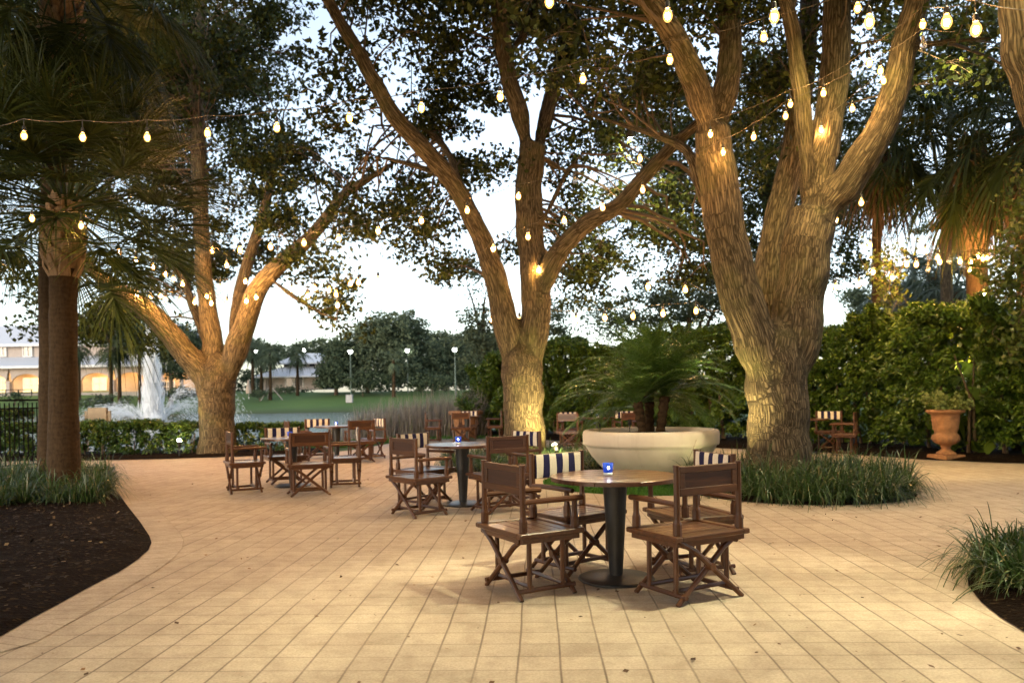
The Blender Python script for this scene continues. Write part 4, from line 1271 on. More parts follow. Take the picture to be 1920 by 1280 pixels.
fan_palm('shorter fan palm with drooping fronds rising from the left grass bed', b1.x, 10.9, [(b1.x, 10.9, -.05), vpt(119, 700, 10.9), vpt(119, 520, 10.9), vpt(122, 400, 10.9)], .178, vpt(124, 392, 10.9), 54, 1.1, 1.25, (-.5, 1.3), 0, (at(119, 520, 10.9).z, at(122, 395, 10.9).z, .11), droop=(.4, .85), nl=66, wid=.022)
b2 = at(97, 900, 11.9)
fan_palm('taller fan palm close behind the shorter palm, its crown at the top edge', b2.x, 11.9, [(b2.x, 11.9, -.05), vpt(96, 700, 11.9), vpt(96, 430, 11.9), vpt(112, 150, 11.9), vpt(120, -60, 11.9)], .165, vpt(120, -60, 11.9), 40, 1.25, 1.35, (-1.15, .9), 0, (at(100, 215, 11.9).z, at(120, -60, 11.9).z, .15), droop=(.8, 1.4), nl=58, wid=.026)
b3 = at(1838, 850, 17)
fan_palm('fan palm with amber-lit trunk and brown skirt standing behind the hedge', b3.x, 17, [(b3.x, 17, -.05), vpt(1835, 600, 17), vpt(1828, 450, 17), vpt(1822, 270, 17)], .215, vpt(1822, 265, 17), 34, 1.1, 1.25, (-.9, 1.2), 22, (at(1832, 470, 17).z, at(1822, 270, 17).z, .13), droop=(.8, 1.4))
b4 = at(1640, 830, 18.5)
fan_palm('fan palm with a hanging brown frond skirt just right of the forked oak', b4.x, 18.5, [(b4.x, 18.5, -.05), vpt(1642, 600, 18.5), vpt(1645, 400, 18.5), vpt(1650, 250, 18.5)], .10, vpt(1650, 245, 18.5), 30, 1.0, 1.2, (-1.0, 1.1), 22, None, droop=(.9, 1.5))
b5 = at(1925, 850, 15.5)
fan_palm('shadowy fan palm with long dead fronds at the far right behind the hedge', b5.x, 15.5, [(b5.x, 15.5, -.05), vpt(1930, 500, 15.5), vpt(1935, 230, 15.5)], .21, vpt(1935, 215, 15.5), 30, 1.1, 1.3, (-1.0, 1.1), 30, None, droop=(.9, 1.5))
for (px, y, zt, lab) in ((1750, 34, 505, 'grey-green fan palm far behind the hedge, left of the amber palm'), (1700, 38, 520, 'dim fan palm far behind the hedge below the sky gap'), (1790, 31, 530, 'low grey fan palm far behind the hedge beside the amber palm trunk')):
    bb = at(px, 800, y)
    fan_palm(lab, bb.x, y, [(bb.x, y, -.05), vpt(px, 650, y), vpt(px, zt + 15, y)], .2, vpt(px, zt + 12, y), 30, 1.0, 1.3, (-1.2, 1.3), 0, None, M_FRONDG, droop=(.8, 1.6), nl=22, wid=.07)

# ------------------------------------------------------------------ trees behind
def back_tree(label, px, y, gy, top, trunk_w, blobs, leaf, cov=1.2, leafmat=None, spread=.45, name='background_tree', tw=.25):
    lim = [[(px, gy + 10, y, trunk_w * 1.4), (px, gy - 30, y, trunk_w), (px + RND.uniform(-8, 8), (gy + top) / 2, y, trunk_w * .75), (px + RND.uniform(-10, 10), top + (gy - top) * .2, y, trunk_w * .4), (px, top, y, trunk_w * .2)]]
    for bl in blobs[:6]:
        lim.append([(px, (gy + top) / 2 + RND.uniform(-20, 60), y, trunk_w * .5), ((px + bl[0]) / 2, (bl[1] + (gy + top) / 2) / 2 - 10, y, trunk_w * .35), (bl[0], bl[1], bl[2], trunk_w * .15)])
    return oak(label, lim, blobs, leaf, max(.05, trunk_w / F * y * .12), cov, spread, tw, leafmat=leafmat or M_OAKLEAF, name=name, twmax=9)
back_tree('dark broad tree behind the palms on the left, screening the sky', 119, 24, 800, 60, 34, [(60, 80, 23, 140, 150, 2.5, 1.4), (230, 60, 25, 150, 120, 2.5, 1.5), (60, 290, 24, 110, 110, 2, 1.1), (400, 130, 25, 150, 120, 2.5, 1.3), (150, 200, 25, 150, 130, 2.5, 1.3), (30, 430, 23, 60, 60, 1.5, .5), (300, 260, 26, 140, 100, 2.2, .9)], .15, 1.3)
back_tree('dark tree behind the forked oak, filling the gaps between its limbs', 1440, 26, 830, 200, 30, [(1270, 330, 25, 110, 110, 2.2, .9), (1310, 470, 25, 100, 80, 2, .9), (1430, 380, 26, 90, 170, 2.2, 1.0), (1240, 220, 26, 110, 90, 2, .9), (1590, 470, 26, 45, 90, 1.6, .9), (1130, 420, 27, 90, 70, 2, .45), (1430, 200, 26, 120, 120, 2.2), (1570, 330, 27, 60, 90, 2, .9)], .15, 1.25)
back_tree('bushy tree peeking over the hedge behind the planter palm', 1290, 32, 820, 540, 26, [(1230, 570, 32, 80, 60, 2, 1), (1330, 570, 33, 70, 60, 2, 1.1), (1160, 600, 33, 60, 40, 1.6, .8), (1380, 520, 33, 60, 80, 2, 1)], .17, 1.3, M_FARLEAF)
back_tree('loose tree at the far end of the hedge beside the lake', 912, 33, 800, 540, 18, [(905, 580, 33, 40, 50, 1.6, .6), (890, 640, 32, 35, 50, 1.4, .8), (930, 650, 33, 50, 60, 1.6, .9), (1050, 590, 34, 60, 50, 2, .6), (870, 520, 34, 40, 50, 1.5, .35), (1000, 620, 34, 60, 40, 1.8, .8)], .17, 1.2, M_FARLEAF)
back_tree('dark tree high behind the right-hand fan palms', 1780, 27, 830, 60, 28, [(1720, 130, 27, 120, 120, 2.5, .9), (1850, 150, 26, 110, 120, 2.5, 1.0), (1880, 330, 25, 60, 110, 1.8, .8), (1640, 230, 28, 70, 90, 2, .8), (1780, 30, 25, 150, 60, 2.2, .7)], .16, 1.25)
back_tree('grey-leaved tree beyond the fan palms, under the right sky gap', 1720, 48, 800, 440, 20, [(1760, 440, 48, 40, 30, 2, .6), (1800, 470, 47, 60, 40, 2.5, .8), (1830, 440, 47, 50, 50, 2, .8), (1620, 560, 48, 70, 40, 2.5, .9), (1730, 560, 48, 120, 35, 2.5, 1)], .24, 1.2, M_FARLEAF)

# ------------------------------------------------------------------ far shore
def far_tree(label, blobs, trunk, y, leaf=.55, m=None, cov=1.3, group=None):
    c = at(trunk[0], trunk[1], y); gz = float(terrain_h(np.array(c.x), np.array(float(y))))
    t = empty('lakeside_tree', (c.x, y, gz)); tag(t, label, 'tree', group)
    b = MB(); b.tube([(c.x, y, gz - .2), (c.x + .1, y, (gz + at(trunk[0], trunk[2], y).z) / 2), tuple(at(trunk[0], trunk[2], y))], [.35, .28, .15], 8)
    o = b.build('trunk', M_TWIG, t, smooth=True); o.matrix_parent_inverse = Matrix.Translation(-t.location)
    C, P = blob_leaves(blobs, leaf, cov * 2.2, per=24, spread=leaf * 1.3)
    P[:, 2] = np.maximum(P[:, 2], gz + .1)
    npmesh('crown', leaf_quads(P, leaf, leaf * .6), 4, m or M_FARLEAF, t)
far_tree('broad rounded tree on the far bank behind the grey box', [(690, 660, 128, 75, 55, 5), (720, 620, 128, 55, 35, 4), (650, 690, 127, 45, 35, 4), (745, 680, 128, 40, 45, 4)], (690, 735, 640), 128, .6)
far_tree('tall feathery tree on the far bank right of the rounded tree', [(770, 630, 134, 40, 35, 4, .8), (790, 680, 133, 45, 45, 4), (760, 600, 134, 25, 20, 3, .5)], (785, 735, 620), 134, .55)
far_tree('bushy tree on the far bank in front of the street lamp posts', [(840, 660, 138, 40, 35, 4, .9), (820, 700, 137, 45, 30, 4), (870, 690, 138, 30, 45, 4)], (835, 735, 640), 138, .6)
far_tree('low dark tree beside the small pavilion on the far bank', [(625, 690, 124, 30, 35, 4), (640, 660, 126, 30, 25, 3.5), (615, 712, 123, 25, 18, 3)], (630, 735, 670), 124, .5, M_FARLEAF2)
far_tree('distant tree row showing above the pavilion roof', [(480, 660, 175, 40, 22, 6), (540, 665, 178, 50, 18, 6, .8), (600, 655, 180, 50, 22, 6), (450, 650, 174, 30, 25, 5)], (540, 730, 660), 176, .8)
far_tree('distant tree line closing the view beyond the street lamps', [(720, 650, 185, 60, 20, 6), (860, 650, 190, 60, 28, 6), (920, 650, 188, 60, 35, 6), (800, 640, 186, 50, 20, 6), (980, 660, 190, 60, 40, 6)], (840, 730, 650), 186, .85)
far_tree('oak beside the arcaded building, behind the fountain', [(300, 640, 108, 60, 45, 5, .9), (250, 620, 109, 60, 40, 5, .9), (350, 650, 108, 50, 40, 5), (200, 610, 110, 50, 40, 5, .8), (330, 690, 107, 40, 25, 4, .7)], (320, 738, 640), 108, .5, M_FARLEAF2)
def far_shrub(label, px, py, y, rx, ry, rd, leaf=.35, m=None, cov=1.6):
    c = at(px, py, y); gz = float(terrain_h(np.array(c.x), np.array(float(y))))
    t = empty('shrub', (c.x, y, gz)); tag(t, label, 'shrub')
    C, P = blob_leaves([(px, py, y, rx, ry, rd)], leaf, cov, per=16, spread=leaf)
    P[:, 2] = np.maximum(P[:, 2], gz + .05)
    npmesh('foliage', leaf_quads(P, leaf, leaf * .6), 4, m or M_FARLEAF2, t)
    b = MB(); b.tube([(c.x, y, gz - .1), (c.x, y, gz + .8)], .08, 5); o = b.build('stem', M_TWIG, t); o.matrix_parent_inverse = Matrix.Translation(-t.location)
far_shrub('dark shrub mass below the broad rounded tree on the far bank', 680, 715, 121, 70, 20, 3, .4)
far_shrub('dark clipped shrubs right of the floodlit trunk on the far bank', 810, 718, 122, 50, 18, 3, .4)
far_shrub('long dark shrubbery closing the lawn behind the pavilion', 520, 712, 166, 120, 24, 4, .8)
far_shrub('long dark shrubbery under the distant tree line by the lamps', 770, 712, 162, 140, 24, 4, .8)
far_shrub('pale low shrubs in front of the pavilion', 535, 731, 128, 40, 6, 2, .35, M_FARLEAF)
far_shrub('small shrub between the braced palm and the spreading oak', 487, 738, 117, 16, 9, 2, .3, M_FARLEAF)
far_shrub('round shrub in front of the lit arcade', 28, 745, 112, 18, 9, 2, .35, M_FARLEAF2)
far_shrub('wide grassy shrub behind the fountain spray', 200, 752, 104, 60, 12, 2, .4, M_FARLEAF)
far_shrub('dark bush between the arcade and the fountain column', 335, 735, 104, 25, 14, 2, .4, M_FARLEAF2)

def far_palm(label, px, y, gy, cy, Lf=1.5, brace=False, m=None, lit=False):
    c = at(px, gy, y); gz = float(terrain_h(np.array(c.x), np.array(float(y))))
    cz = at(px, cy, y).z
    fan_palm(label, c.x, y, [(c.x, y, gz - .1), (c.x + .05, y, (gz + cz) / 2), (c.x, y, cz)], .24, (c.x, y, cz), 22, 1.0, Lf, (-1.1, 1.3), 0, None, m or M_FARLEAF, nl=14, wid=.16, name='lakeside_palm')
    if brace:
        t = empty('palm_brace', (c.x, y, gz)); tag(t, 'timber braces propping the slim palm by the pavilion lawn', 'brace')
        for a in (0, 2.1, 4.2):
            b = MB(); b.tube([(c.x + math.cos(a) * 1.9, y + math.sin(a) * 1.9, gz - .05), (c.x + math.cos(a) * .3, y + math.sin(a) * .3, gz + 1.9)], .07, 5); o = b.build('strut', M_GREYW, t); o.matrix_parent_inverse = Matrix.Translation(-t.location)
far_palm('slim palm with timber braces left of the pavilion', 507, 118, 748, 660, 1.7, True)
far_palm('palm standing straight in front of the pavilion roof', 558, 124, 735, 660, 1.8)
far_palm('palm behind the braced palm, nearest the spreading oak trunk', 474, 128, 735, 652, 1.8)
far_palm('palm between the braced palm and the pavilion, dark crowned', 490, 135, 735, 668, 1.6)
far_palm('palm leaning over the arcade roof, left of the fountain', 208, 112, 735, 655, 1.9, m=M_FARLEAF2)
far_palm('second palm over the arcade roof, nearer the fountain', 224, 114, 735, 650, 1.9, m=M_FARLEAF2)
far_palm('palm close to the fountain column by the arcade', 262, 114, 735, 640, 1.9, m=M_FARLEAF2)
far_palm('palm in front of the upper windows beside the left trunks', 148, 116, 735, 650, 1.9, m=M_FARLEAF2)
far_palm('pale floodlit palm clump right of the rounded tree', 738, 120, 728, 672, 1.2, m=M_FARLEAF)

# buildings -------------------------------------------------------------------
def long_building():
    y = 125.0; g = 3.0
    def X(px): return at(px, 735, y).x
    def Z(px, py): return at(px, py, y).z
    x0, x1 = X(-190), X(350)
    zg = Z(80, 737); z_ar = Z(80, 690); z_eave = Z(80, 686); z_up0 = Z(80, 668); z_up1 = Z(80, 640); z_ridge = Z(80, 597)
    t = empty('arcade_building', ((x0 + x1) / 2, y, zg)); tag(t, 'two-storey stucco building with lit arches and pale metal roofs across the lake', 'building')
    def put(b, name, m, p=None):
        o = b.build(name, m, p or t)
        if p is None: o.matrix_parent_inverse = Matrix.Translation(-t.location)
        return o
    b = MB(); b.box(((x0 + x1) / 2, y + 3.4, (zg + z_ar) / 2 - .5), (x1 - x0, .4, z_ar - zg + 1)); put(b, 'back_wall', M_TAN)
    b = MB(); b.box(((x0 + x1) / 2, y + 9, (z_up0 + z_up1) / 2 - .4), (x1 - x0 - 2, 9, z_up1 - z_up0 + .8)); put(b, 'upper_wall', M_GREYW)
    b = MB(); b.box(((x0 + x1) / 2, y + 1, zg - .35), (x1 - x0 + 4, 8, .7)); put(b, 'terrace', M_STONE)
    # arcade front with arches
    px = -178.0; step = 65.0
    while px < 330:
        xa, xb = X(px), X(px + step); r = (xb - xa) * .5 - .45; xm = (xa + xb) / 2; zs = z_ar - .9 - r * .55
        b = MB(); n = 14
        arc = [(xm + r * math.cos(PI - PI * i / n), zs + r * .55 * math.sin(PI * i / n)) for i in range(n + 1)]
        for yy, flip in ((y, 0), (y + .5, 1)):
            pass
        V = []; fs = []
        for i, (ax, az) in enumerate(arc):
            tx = xa + (xb - xa) * i / n
            V += [(ax, y, az), (tx, y, z_ar + .3), (ax, y + .5, az), (tx, y + .5, z_ar + .3)]
        for i in range(n):
            a = 4 * i
            fs += [(a, a + 4, a + 5, a + 1), (a + 2, a + 3, a + 7, a + 6), (a, a + 2, a + 6, a + 4)]
        b.add(V, fs)
        b.box(((xa + xm - r) / 2, y + .25, (zs + zg) / 2), (xm - r - xa, .5, zs - zg)); b.box(((xb + xm + r) / 2, y + .25, (zs + zg) / 2), (xb - xm - r, .5, zs - zg))
        put(b, 'arch', M_GREYW)
        b = MB(); b.box((xa, y - .1, (zs + zg) / 2), (.62, .5, zs - zg - .06)); b.box((xa, y - .12, zs), (.85, .6, .3)); put(b, 'column', M_GREYW)
        px += step
    # windows in the arcade
    for wx, ww, wt, wb, m in ((5, 22, 707, 736, M_LIT), (58, 28, 707, 734, M_LIT), (187, 26, 706, 731, M_LIT), (122, 22, 708, 734, M_GLASSD), (313, 30, 714, 734, M_GLASSD), (-60, 26, 708, 734, M_LIT)):
        b = MB(); xa, xb = X(wx - ww / 2) * 1.025, X(wx + ww / 2) * 1.025; za, zb = Z(wx, wb), Z(wx, wt)
        b.box(((xa + xb) / 2, y + 3.17, (za + zb) / 2), (xb - xa, .06, zb - za)); wnd = put(b, 'window', m)
        b = MB()
        for k in range(3): b.box((xa + (xb - xa) * k / 2, y + 3.1, (za + zb) / 2), (.12, .08, zb - za + .12))
        for zz in (za, (za + zb) / 2, zb): b.box(((xa + xb) / 2, y + 3.1, zz), (xb - xa - .13 if zz == (za + zb) / 2 else xb - xa + .12, .06, .1))
        put(b, 'frame', M_TRIM, wnd)
    for wx, ww, m in ((6, 14, M_GLASSD), (53, 17, M_GLASSD), (247, 9, M_LIT), (302, 8, M_LIT), (100, 14, M_GLASSD)):
        b = MB(); xa, xb = X(wx - ww / 2) * 1.035, X(wx + ww / 2) * 1.035; za, zb = Z(wx, 665), Z(wx, 646)
        b.box(((xa + xb) / 2, y + 4.42, (za + zb) / 2), (xb - xa, .1, zb - za)); wnd = put(b, 'window', m)
        b = MB()
        for k in range(3): b.box((xa + (xb - xa) * k / 2, y + 4.33, (za + zb) / 2), (.14, .1, zb - za + .14))
        for zz in (za, zb): b.box(((xa + xb) / 2, y + 4.32, zz), (xb - xa + .14, .1, .12))
        put(b, 'frame', M_TRIM, wnd)
    def slab(name, pts, th, m):
        b = MB(); V = [Vector(p) for p in pts] + [Vector(p) - Vector((0, 0, th)) for p in pts]
        b.add(V, [(0, 1, 2, 3), (7, 6, 5, 4), (0, 4, 5, 1), (1, 5, 6, 2), (2, 6, 7, 3), (3, 7, 4, 0)]); put(b, name, m)
    slab('lower_roof', [(x0 - .6, y - 1.4, z_eave), (x1 + .6, y - 1.4, z_eave), (x1 + .6, y + 4.45, z_up0 + .25), (x0 - .6, y + 4.45, z_up0 + .25)], .28, M_ROOF)
    slab('main_roof', [(x0 - .6, y + 3.3, z_up1 - .1), (x1 - .5, y + 3.3, z_up1 - .1), (x1 - 6, y + 11, z_ridge), (x0 - .6, y + 11, z_ridge)], .3, M_ROOF)
    slab('main_roof', [(x0 - .6, y + 11.02, z_ridge), (x1 - 6, y + 11.02, z_ridge), (x1 - .5, y + 17, z_up1), (x0 - .6, y + 17, z_up1)], .3, M_ROOF)
    b = MB(); b.box(((x0 + x1) / 2, y - 1.43, z_eave - .2), (x1 - x0 + 1.2, .06, .34)); b.box(((x0 + x1) / 2, y + 3.27, z_up1 - .32), (x1 - x0, .06, .34)); put(b, 'gutter', M_TRIM)
    for k, px in enumerate((-20, 58, 122, 187, 250, 313)):
        l = bpy.data.lights.new('arcade_lamp', 'POINT'); l.energy = 150; l.color = (1, .58, .22); l.shadow_soft_size = .4
        o = bpy.data.objects.new('arcade_lamp', l); COL.objects.link(o); o.location = (X(px), y + 1.7, z_ar - .55)
    # hand rail in front of the terrace
    r_ = empty('terrace_railing', (X(20), y - 4, zg - .7)); tag(r_, 'thin dark railing in front of the lit arcade', 'railing')
    b = MB(); b.box(((X(-100) + X(90)) / 2, y - 4, zg + .55), (X(90) - X(-100), .08, .1)); b.box(((X(-100) + X(90)) / 2, y - 4, zg + .05), (X(90) - X(-100), .08, .1))
    o = b.build('rail', M_FENCE, r_); o.matrix_parent_inverse = Matrix.Translation(-r_.location)
    for k in range(9):
        b = MB(); b.box((X(-100 + k * 23.5), y - 4, zg - .1), (.1, .1, 1.4)); o = b.build('railing_post', M_FENCE, r_); o.matrix_parent_inverse = Matrix.Translation(-r_.location)
long_building()

def pavilion():
    y = 140.0
    def P(px, py, yy=y): return at(px, py, yy)
    def X(px): return at(px, 700, y).x
    def Z(py): return at(550, py, y).z
    t = empty('pavilion', (X(550), y, Z(727))); tag(t, 'small pavilion with a two-tier pale hipped roof across the lake', 'building')
    def put(b, name, m, p=None):
        o = b.build(name, m, p or t)
        if p is None: o.matrix_parent_inverse = Matrix.Translation(-t.location)
        return o
    def hip(name, xa, xb, ya, yb, za, xc, xd, yc, yd, zb, th=.25):
        b = MB()
        V = [(xa, ya, za), (xb, ya, za), (xb, yb, za), (xa, yb, za), (xc, yc, zb), (xd, yc, zb), (xd, yd, zb), (xc, yd, zb), (xa, ya, za - th), (xb, ya, za - th), (xb, yb, za - th), (xa, yb, za - th)]
        b.add(V, [(0, 1, 5, 4), (1, 2, 6, 5), (2, 3, 7, 6), (3, 0, 4, 7), (4, 5, 6, 7), (8, 9, 1, 0), (9, 10, 2, 1), (10, 11, 3, 2), (11, 8, 0, 3), (11, 10, 9, 8)]); put(b, name, M_ROOF)
    b = MB(); b.box(((X(492) + X(606)) / 2, y + 5, (Z(730) + Z(704)) / 2), (X(606) - X(492), 9, Z(704) - Z(730))); put(b, 'wall', M_GREYW)
    for a, c in ((534, 548), (551, 567)):
        b = MB(); b.box(((X(a) + X(c)) / 2, y + .47, (Z(725) + Z(707)) / 2), (X(c) - X(a), .1, Z(707) - Z(725))); wn = put(b, 'window', M_GLASSD)
        b = MB()
        for q in (a, c): b.box((X(q), y + .42, (Z(725) + Z(707)) / 2), (.16, .12, Z(707) - Z(725) + .1))
        put(b, 'frame', M_TRIM, wn)
    b = MB(); b.box(((X(497) + X(500)) / 2, y - .5, (Z(730) + Z(704)) / 2), (.4, .4, Z(704) - Z(730))); put(b, 'post', M_GREYW)
    hip('lower_roof', X(481), X(616), y - 2, y + 12, Z(705), X(522), X(606), y + 2, y + 8, Z(687))
    b = MB(); b.box(((X(526) + X(604)) / 2, y + 5, (Z(690) + Z(679)) / 2), (X(604) - X(526), 6, Z(679) - Z(690))); put(b, 'clerestory', M_GREYW)
    b = MB()
    for q in (532, 548, 564, 580, 596): b.box((X(q), y + 1.96, (Z(686) + Z(681)) / 2), (.9, .08, Z(681) - Z(686)))
    put(b, 'window', M_GLASSD)
    hip('upper_roof', X(517), X(616), y + .4, y + 9.6, Z(679), X(552), X(586), y + 4, y + 6, Z(660))
pavilion()

def street_lamp(px, py, gy, y, lab):
    c = at(px, gy, y); gz = float(terrain_h(np.array(c.x), np.array(float(y)))); z = at(px, py, y).z
    t = empty('street_lamp', (c.x, y, gz)); tag(t, lab, 'street lamp', 'street lamps along the far bank')
    b = MB(); b.tube([(0, 0, -.1), (0, 0, (z - gz) * .5), (0, 0, z - gz - .3)], [.11, .09, .07], 8); b.build('pole', M_POSTG, t)
    b = MB(); b.lathe([(.0, -.34), (.16, -.29), (.29, -.12), (.32, .04), (.24, .22), (.0, .30)], 12, (0, 0, z - gz)); b.build('lamp_globe', M_LAMPW, t, smooth=True)
    b = MB(); b.lathe([(.0, .40), (.3, .26), (.34, .20), (0, .20)], 12, (0, 0, z - gz)); b.build('lamp_cap', M_POSTG, t)
street_lamp(658, 659, 735, 119, 'street lamp glowing against the broad rounded tree')
street_lamp(765, 657, 735, 126, 'street lamp right of the floodlit palm clump')
street_lamp(785, 652, 735, 160, 'tiny street lamp close beside another, in front of the distant trees')
street_lamp(854, 655, 735, 112, 'street lamp on a pale green pole at the end of the hedge')
street_lamp(481, 659, 735, 132, 'street lamp between the palms next to the spreading oak')
street_lamp(571, 656, 735, 150, 'street lamp showing above the pavilion roof')
c = at(655, 733, 113); gz = float(terrain_h(np.array(c.x), np.array(113.0)))
t = empty('utility_box', (c.x, 113, gz)); tag(t, 'small grey utility box standing on the far lawn', 'box')
b = MB(); b.bevbox((0, 0, .55), (.95, .7, 1.1), .04); b.build('cabinet', M_GREYBOX, t); b = MB(); b.bevbox((0, 0, 1.14), (1.05, .8, .08), .02); b.build('lid', M_GREYBOX, t)
c = at(466, 722, 120); gz = float(terrain_h(np.array(c.x), np.array(120.0)))
t = empty('closed_parasol', (c.x, 120, gz)); tag(t, 'folded beige parasol on the far bank beside the spreading oak trunk', 'parasol')
b = MB(); b.tube([(0, 0, -.1), (0, 0, 2.9)], .05, 6); b.build('pole', M_TRIM, t)
b = MB(); b.lathe([(.06, 2.95), (.2, 2.6), (.36, 1.5), (.42, .9), (.3, .85)], 12, fn=lambda r, z, a: r * (1 + .15 * math.sin(a * 6))); b.build('canopy', M_UMB, t)
c = at(475, 752, 108)
# ------------------------------------------------------------------ fountain
FY = 45.0; fc = at(287, 797, FY); WZ = -.42
ft = empty('fountain', (fc.x, FY, WZ)); tag(ft, 'tall white lake fountain with a centre jet and fanned side jets', 'fountain')
def jet(name, n, fn, L, W, mat):
    P, D = fn(n)
    V = leaf_quads(P, L, W, bias=D, bw=14.0)
    npmesh(name, V, 4, mat, ft)
def centre(n):
    u = NR.random(n) ** .75; hh = 6.2
    z = u * hh; r = (.17 + .40 * (1 - u) - .04 * u ** 2) * np.abs(NR.normal(size=n)) * .60
    z = np.where(r > .42, z * .96, z) + np.where(u > .85, NR.normal(size=n) * .3, 0)
    ang = NR.random(n) * 2 * PI
    P = np.stack([fc.x + r * np.cos(ang), FY + r * np.sin(ang), WZ + np.maximum(z, .02)], 1)
    return P, np.tile([0, 0, 1.0], (n, 1)) + NR.normal(size=(n, 3)) * .05
jet('centre_jet', 20000, centre, .55, .05, M_SPRAY)
def side_jets(n):
    JA = np.array([2.75, 3.35, 3.9, 5.2, .15, .55, 1.2, 2.0]); JE = np.radians(np.array([54, 50, 52, 50, 66, 56, 58, 56])); JV = np.array([6.7, 6.9, 6.2, 6.0, 8.2, 7.2, 6.6, 6.4])
    k = NR.integers(0, 8, n); az = JA[k] + NR.normal(size=n) * .045
    el = JE[k]; v0 = JV[k] * NR.uniform(.86, 1.06, n); tt = NR.random(n) ** .75 * (2 * v0 * np.sin(el) / 9.8)
    h = v0 * np.cos(el) * tt; z = v0 * np.sin(el) * tt - 4.9 * tt * tt
    sp = (.03 + .17 * tt ** 1.2)[:, None]
    P = np.stack([fc.x + h * np.cos(az), FY + h * np.sin(az), WZ + z], 1) + NR.normal(size=(n, 3)) * sp
    vz = v0 * np.sin(el) - 9.8 * tt; vh = v0 * np.cos(el)
    P[:, 2] = np.maximum(P[:, 2], WZ + .02)
    return P, unit(np.stack([vh * np.cos(az), vh * np.sin(az), vz], 1))
jet('side_jets', 12000, side_jets, .20, .026, M_SPRAY2)
def mist(n):
    ang = NR.random(n) * 2 * PI; r = 3.4 * np.sqrt(NR.random(n)); z = np.abs(NR.normal(size=n)) * .35
    return np.stack([fc.x + r * np.cos(ang), FY + r * np.sin(ang), WZ + z], 1), np.tile([0, 0, 1.0], (n, 1))
jet('foam', 2600, mist, .09, .035, M_SPRAY2)

# reeds ---------------------------------------------------------------------------
n = 11000
X = NR.uniform(-6.6, -.9, n); Y = 25.2 + NR.random(n) * 5.5 + np.maximum(0, (-4.2 - X)) * .6
keep = NR.random(n) < np.clip((X + 6.8) / 1.6, .12, 1)
X, Y = X[keep], Y[keep]; n = len(X)
Z = np.maximum(terrain_h(X, Y), -.45)
D = unit(np.stack([NR.normal(.05, .16, n), NR.normal(0, .16, n), np.ones(n)], 1))
Lr = NR.uniform(.8, 1.85, n) * np.clip(.65 + (X + 6.5) * .12, .6, 1.1)
tag(npmesh('reeds', strips(np.stack([X, Y, Z], 1), D, Lr, .018, NR.uniform(0, .35, n), seg=3), 4, M_REED), 'dry greyish reeds standing along the lake shore behind the tables', 'reeds', kind='stuff')
n = 9000
X = NR.uniform(-5.6, 0.4, n); Y = 24.0 + NR.random(n) * 2.6 + np.maximum(0, -X - 3) * -1.4
D = unit(NR.normal(size=(n, 3)) * .4 + np.array([0, 0, 1.0]))
tag(npmesh('shore_grass', strips(np.stack([X, Y, np.maximum(terrain_h(X, Y), -.4)], 1), D, NR.uniform(.1, .3, n), .014, .4, seg=2), 4, M_TURF), 'short green grass between the paving edge and the reeds', 'grass', kind='stuff')

# black railing on the left ---------------------------------------------------------
fl0, fl1 = at(-60, 752, 14.6), at(73, 747, 15.4)
t = empty('metal_railing', ((fl0.x + fl1.x) / 2, 15, 0)); tag(t, 'black metal picket railing at the lake edge left of the palms', 'railing')
b = MB(); za = at(36, 750, 15).z
A = Vector((fl0.x, fl0.y, za)); B_ = Vector((fl1.x, fl1.y, za))
b.bar(A, B_, .06, .035); b.bar(A - Vector((0, 0, .16)), B_ - Vector((0, 0, .16)), .03, .03); b.bar(A - Vector((0, 0, za - .12)), B_ - Vector((0, 0, za - .12)), .03, .03)
o = b.build('rail', M_FENCE, t); o.matrix_parent_inverse = Matrix.Translation(-t.location)
b = MB(); npk = 15
for i in range(npk):
    p = A.lerp(B_, (i + .5) / npk); b.box((p.x, p.y, (za + .1) / 2 - .02), (.017, .017, za - .16))
o = b.build('pickets', M_FENCE, t); o['kind'] = 'stuff'; o.matrix_parent_inverse = Matrix.Translation(-t.location)
for q in (0.0, 1.0):
    p = A.lerp(B_, q); b = MB(); b.box((p.x + (.03 if q else -.03), p.y + .05, za / 2), (.055, .055, za + .04)); o = b.build('railing_post', M_FENCE, t); o.matrix_parent_inverse = Matrix.Translation(-t.location)
# tan panel behind the low hedge
c = at(184, 790, 21.0)
t = empty('sign_panel', (c.x, 21.0, -.4)); tag(t, 'plain tan panel on two short posts behind the low hedge, before the fountain', 'sign')
def zz(py): return at(184, py, 21.0).z + .4
b = MB(); b.bevbox((0, 0, (zz(764) + zz(800)) / 2), (.52, .12, zz(764) - zz(800)), .015); b.build('panel', M_BOXT, t)
for sx in (-.32, .30):
    b = MB(); b.box((sx, .02, zz(770) / 2), (.07, .07, zz(770))); b.box((sx, -.03, zz(778)), (.13, .03, .03)); b.build('post', M_BOXT, t)

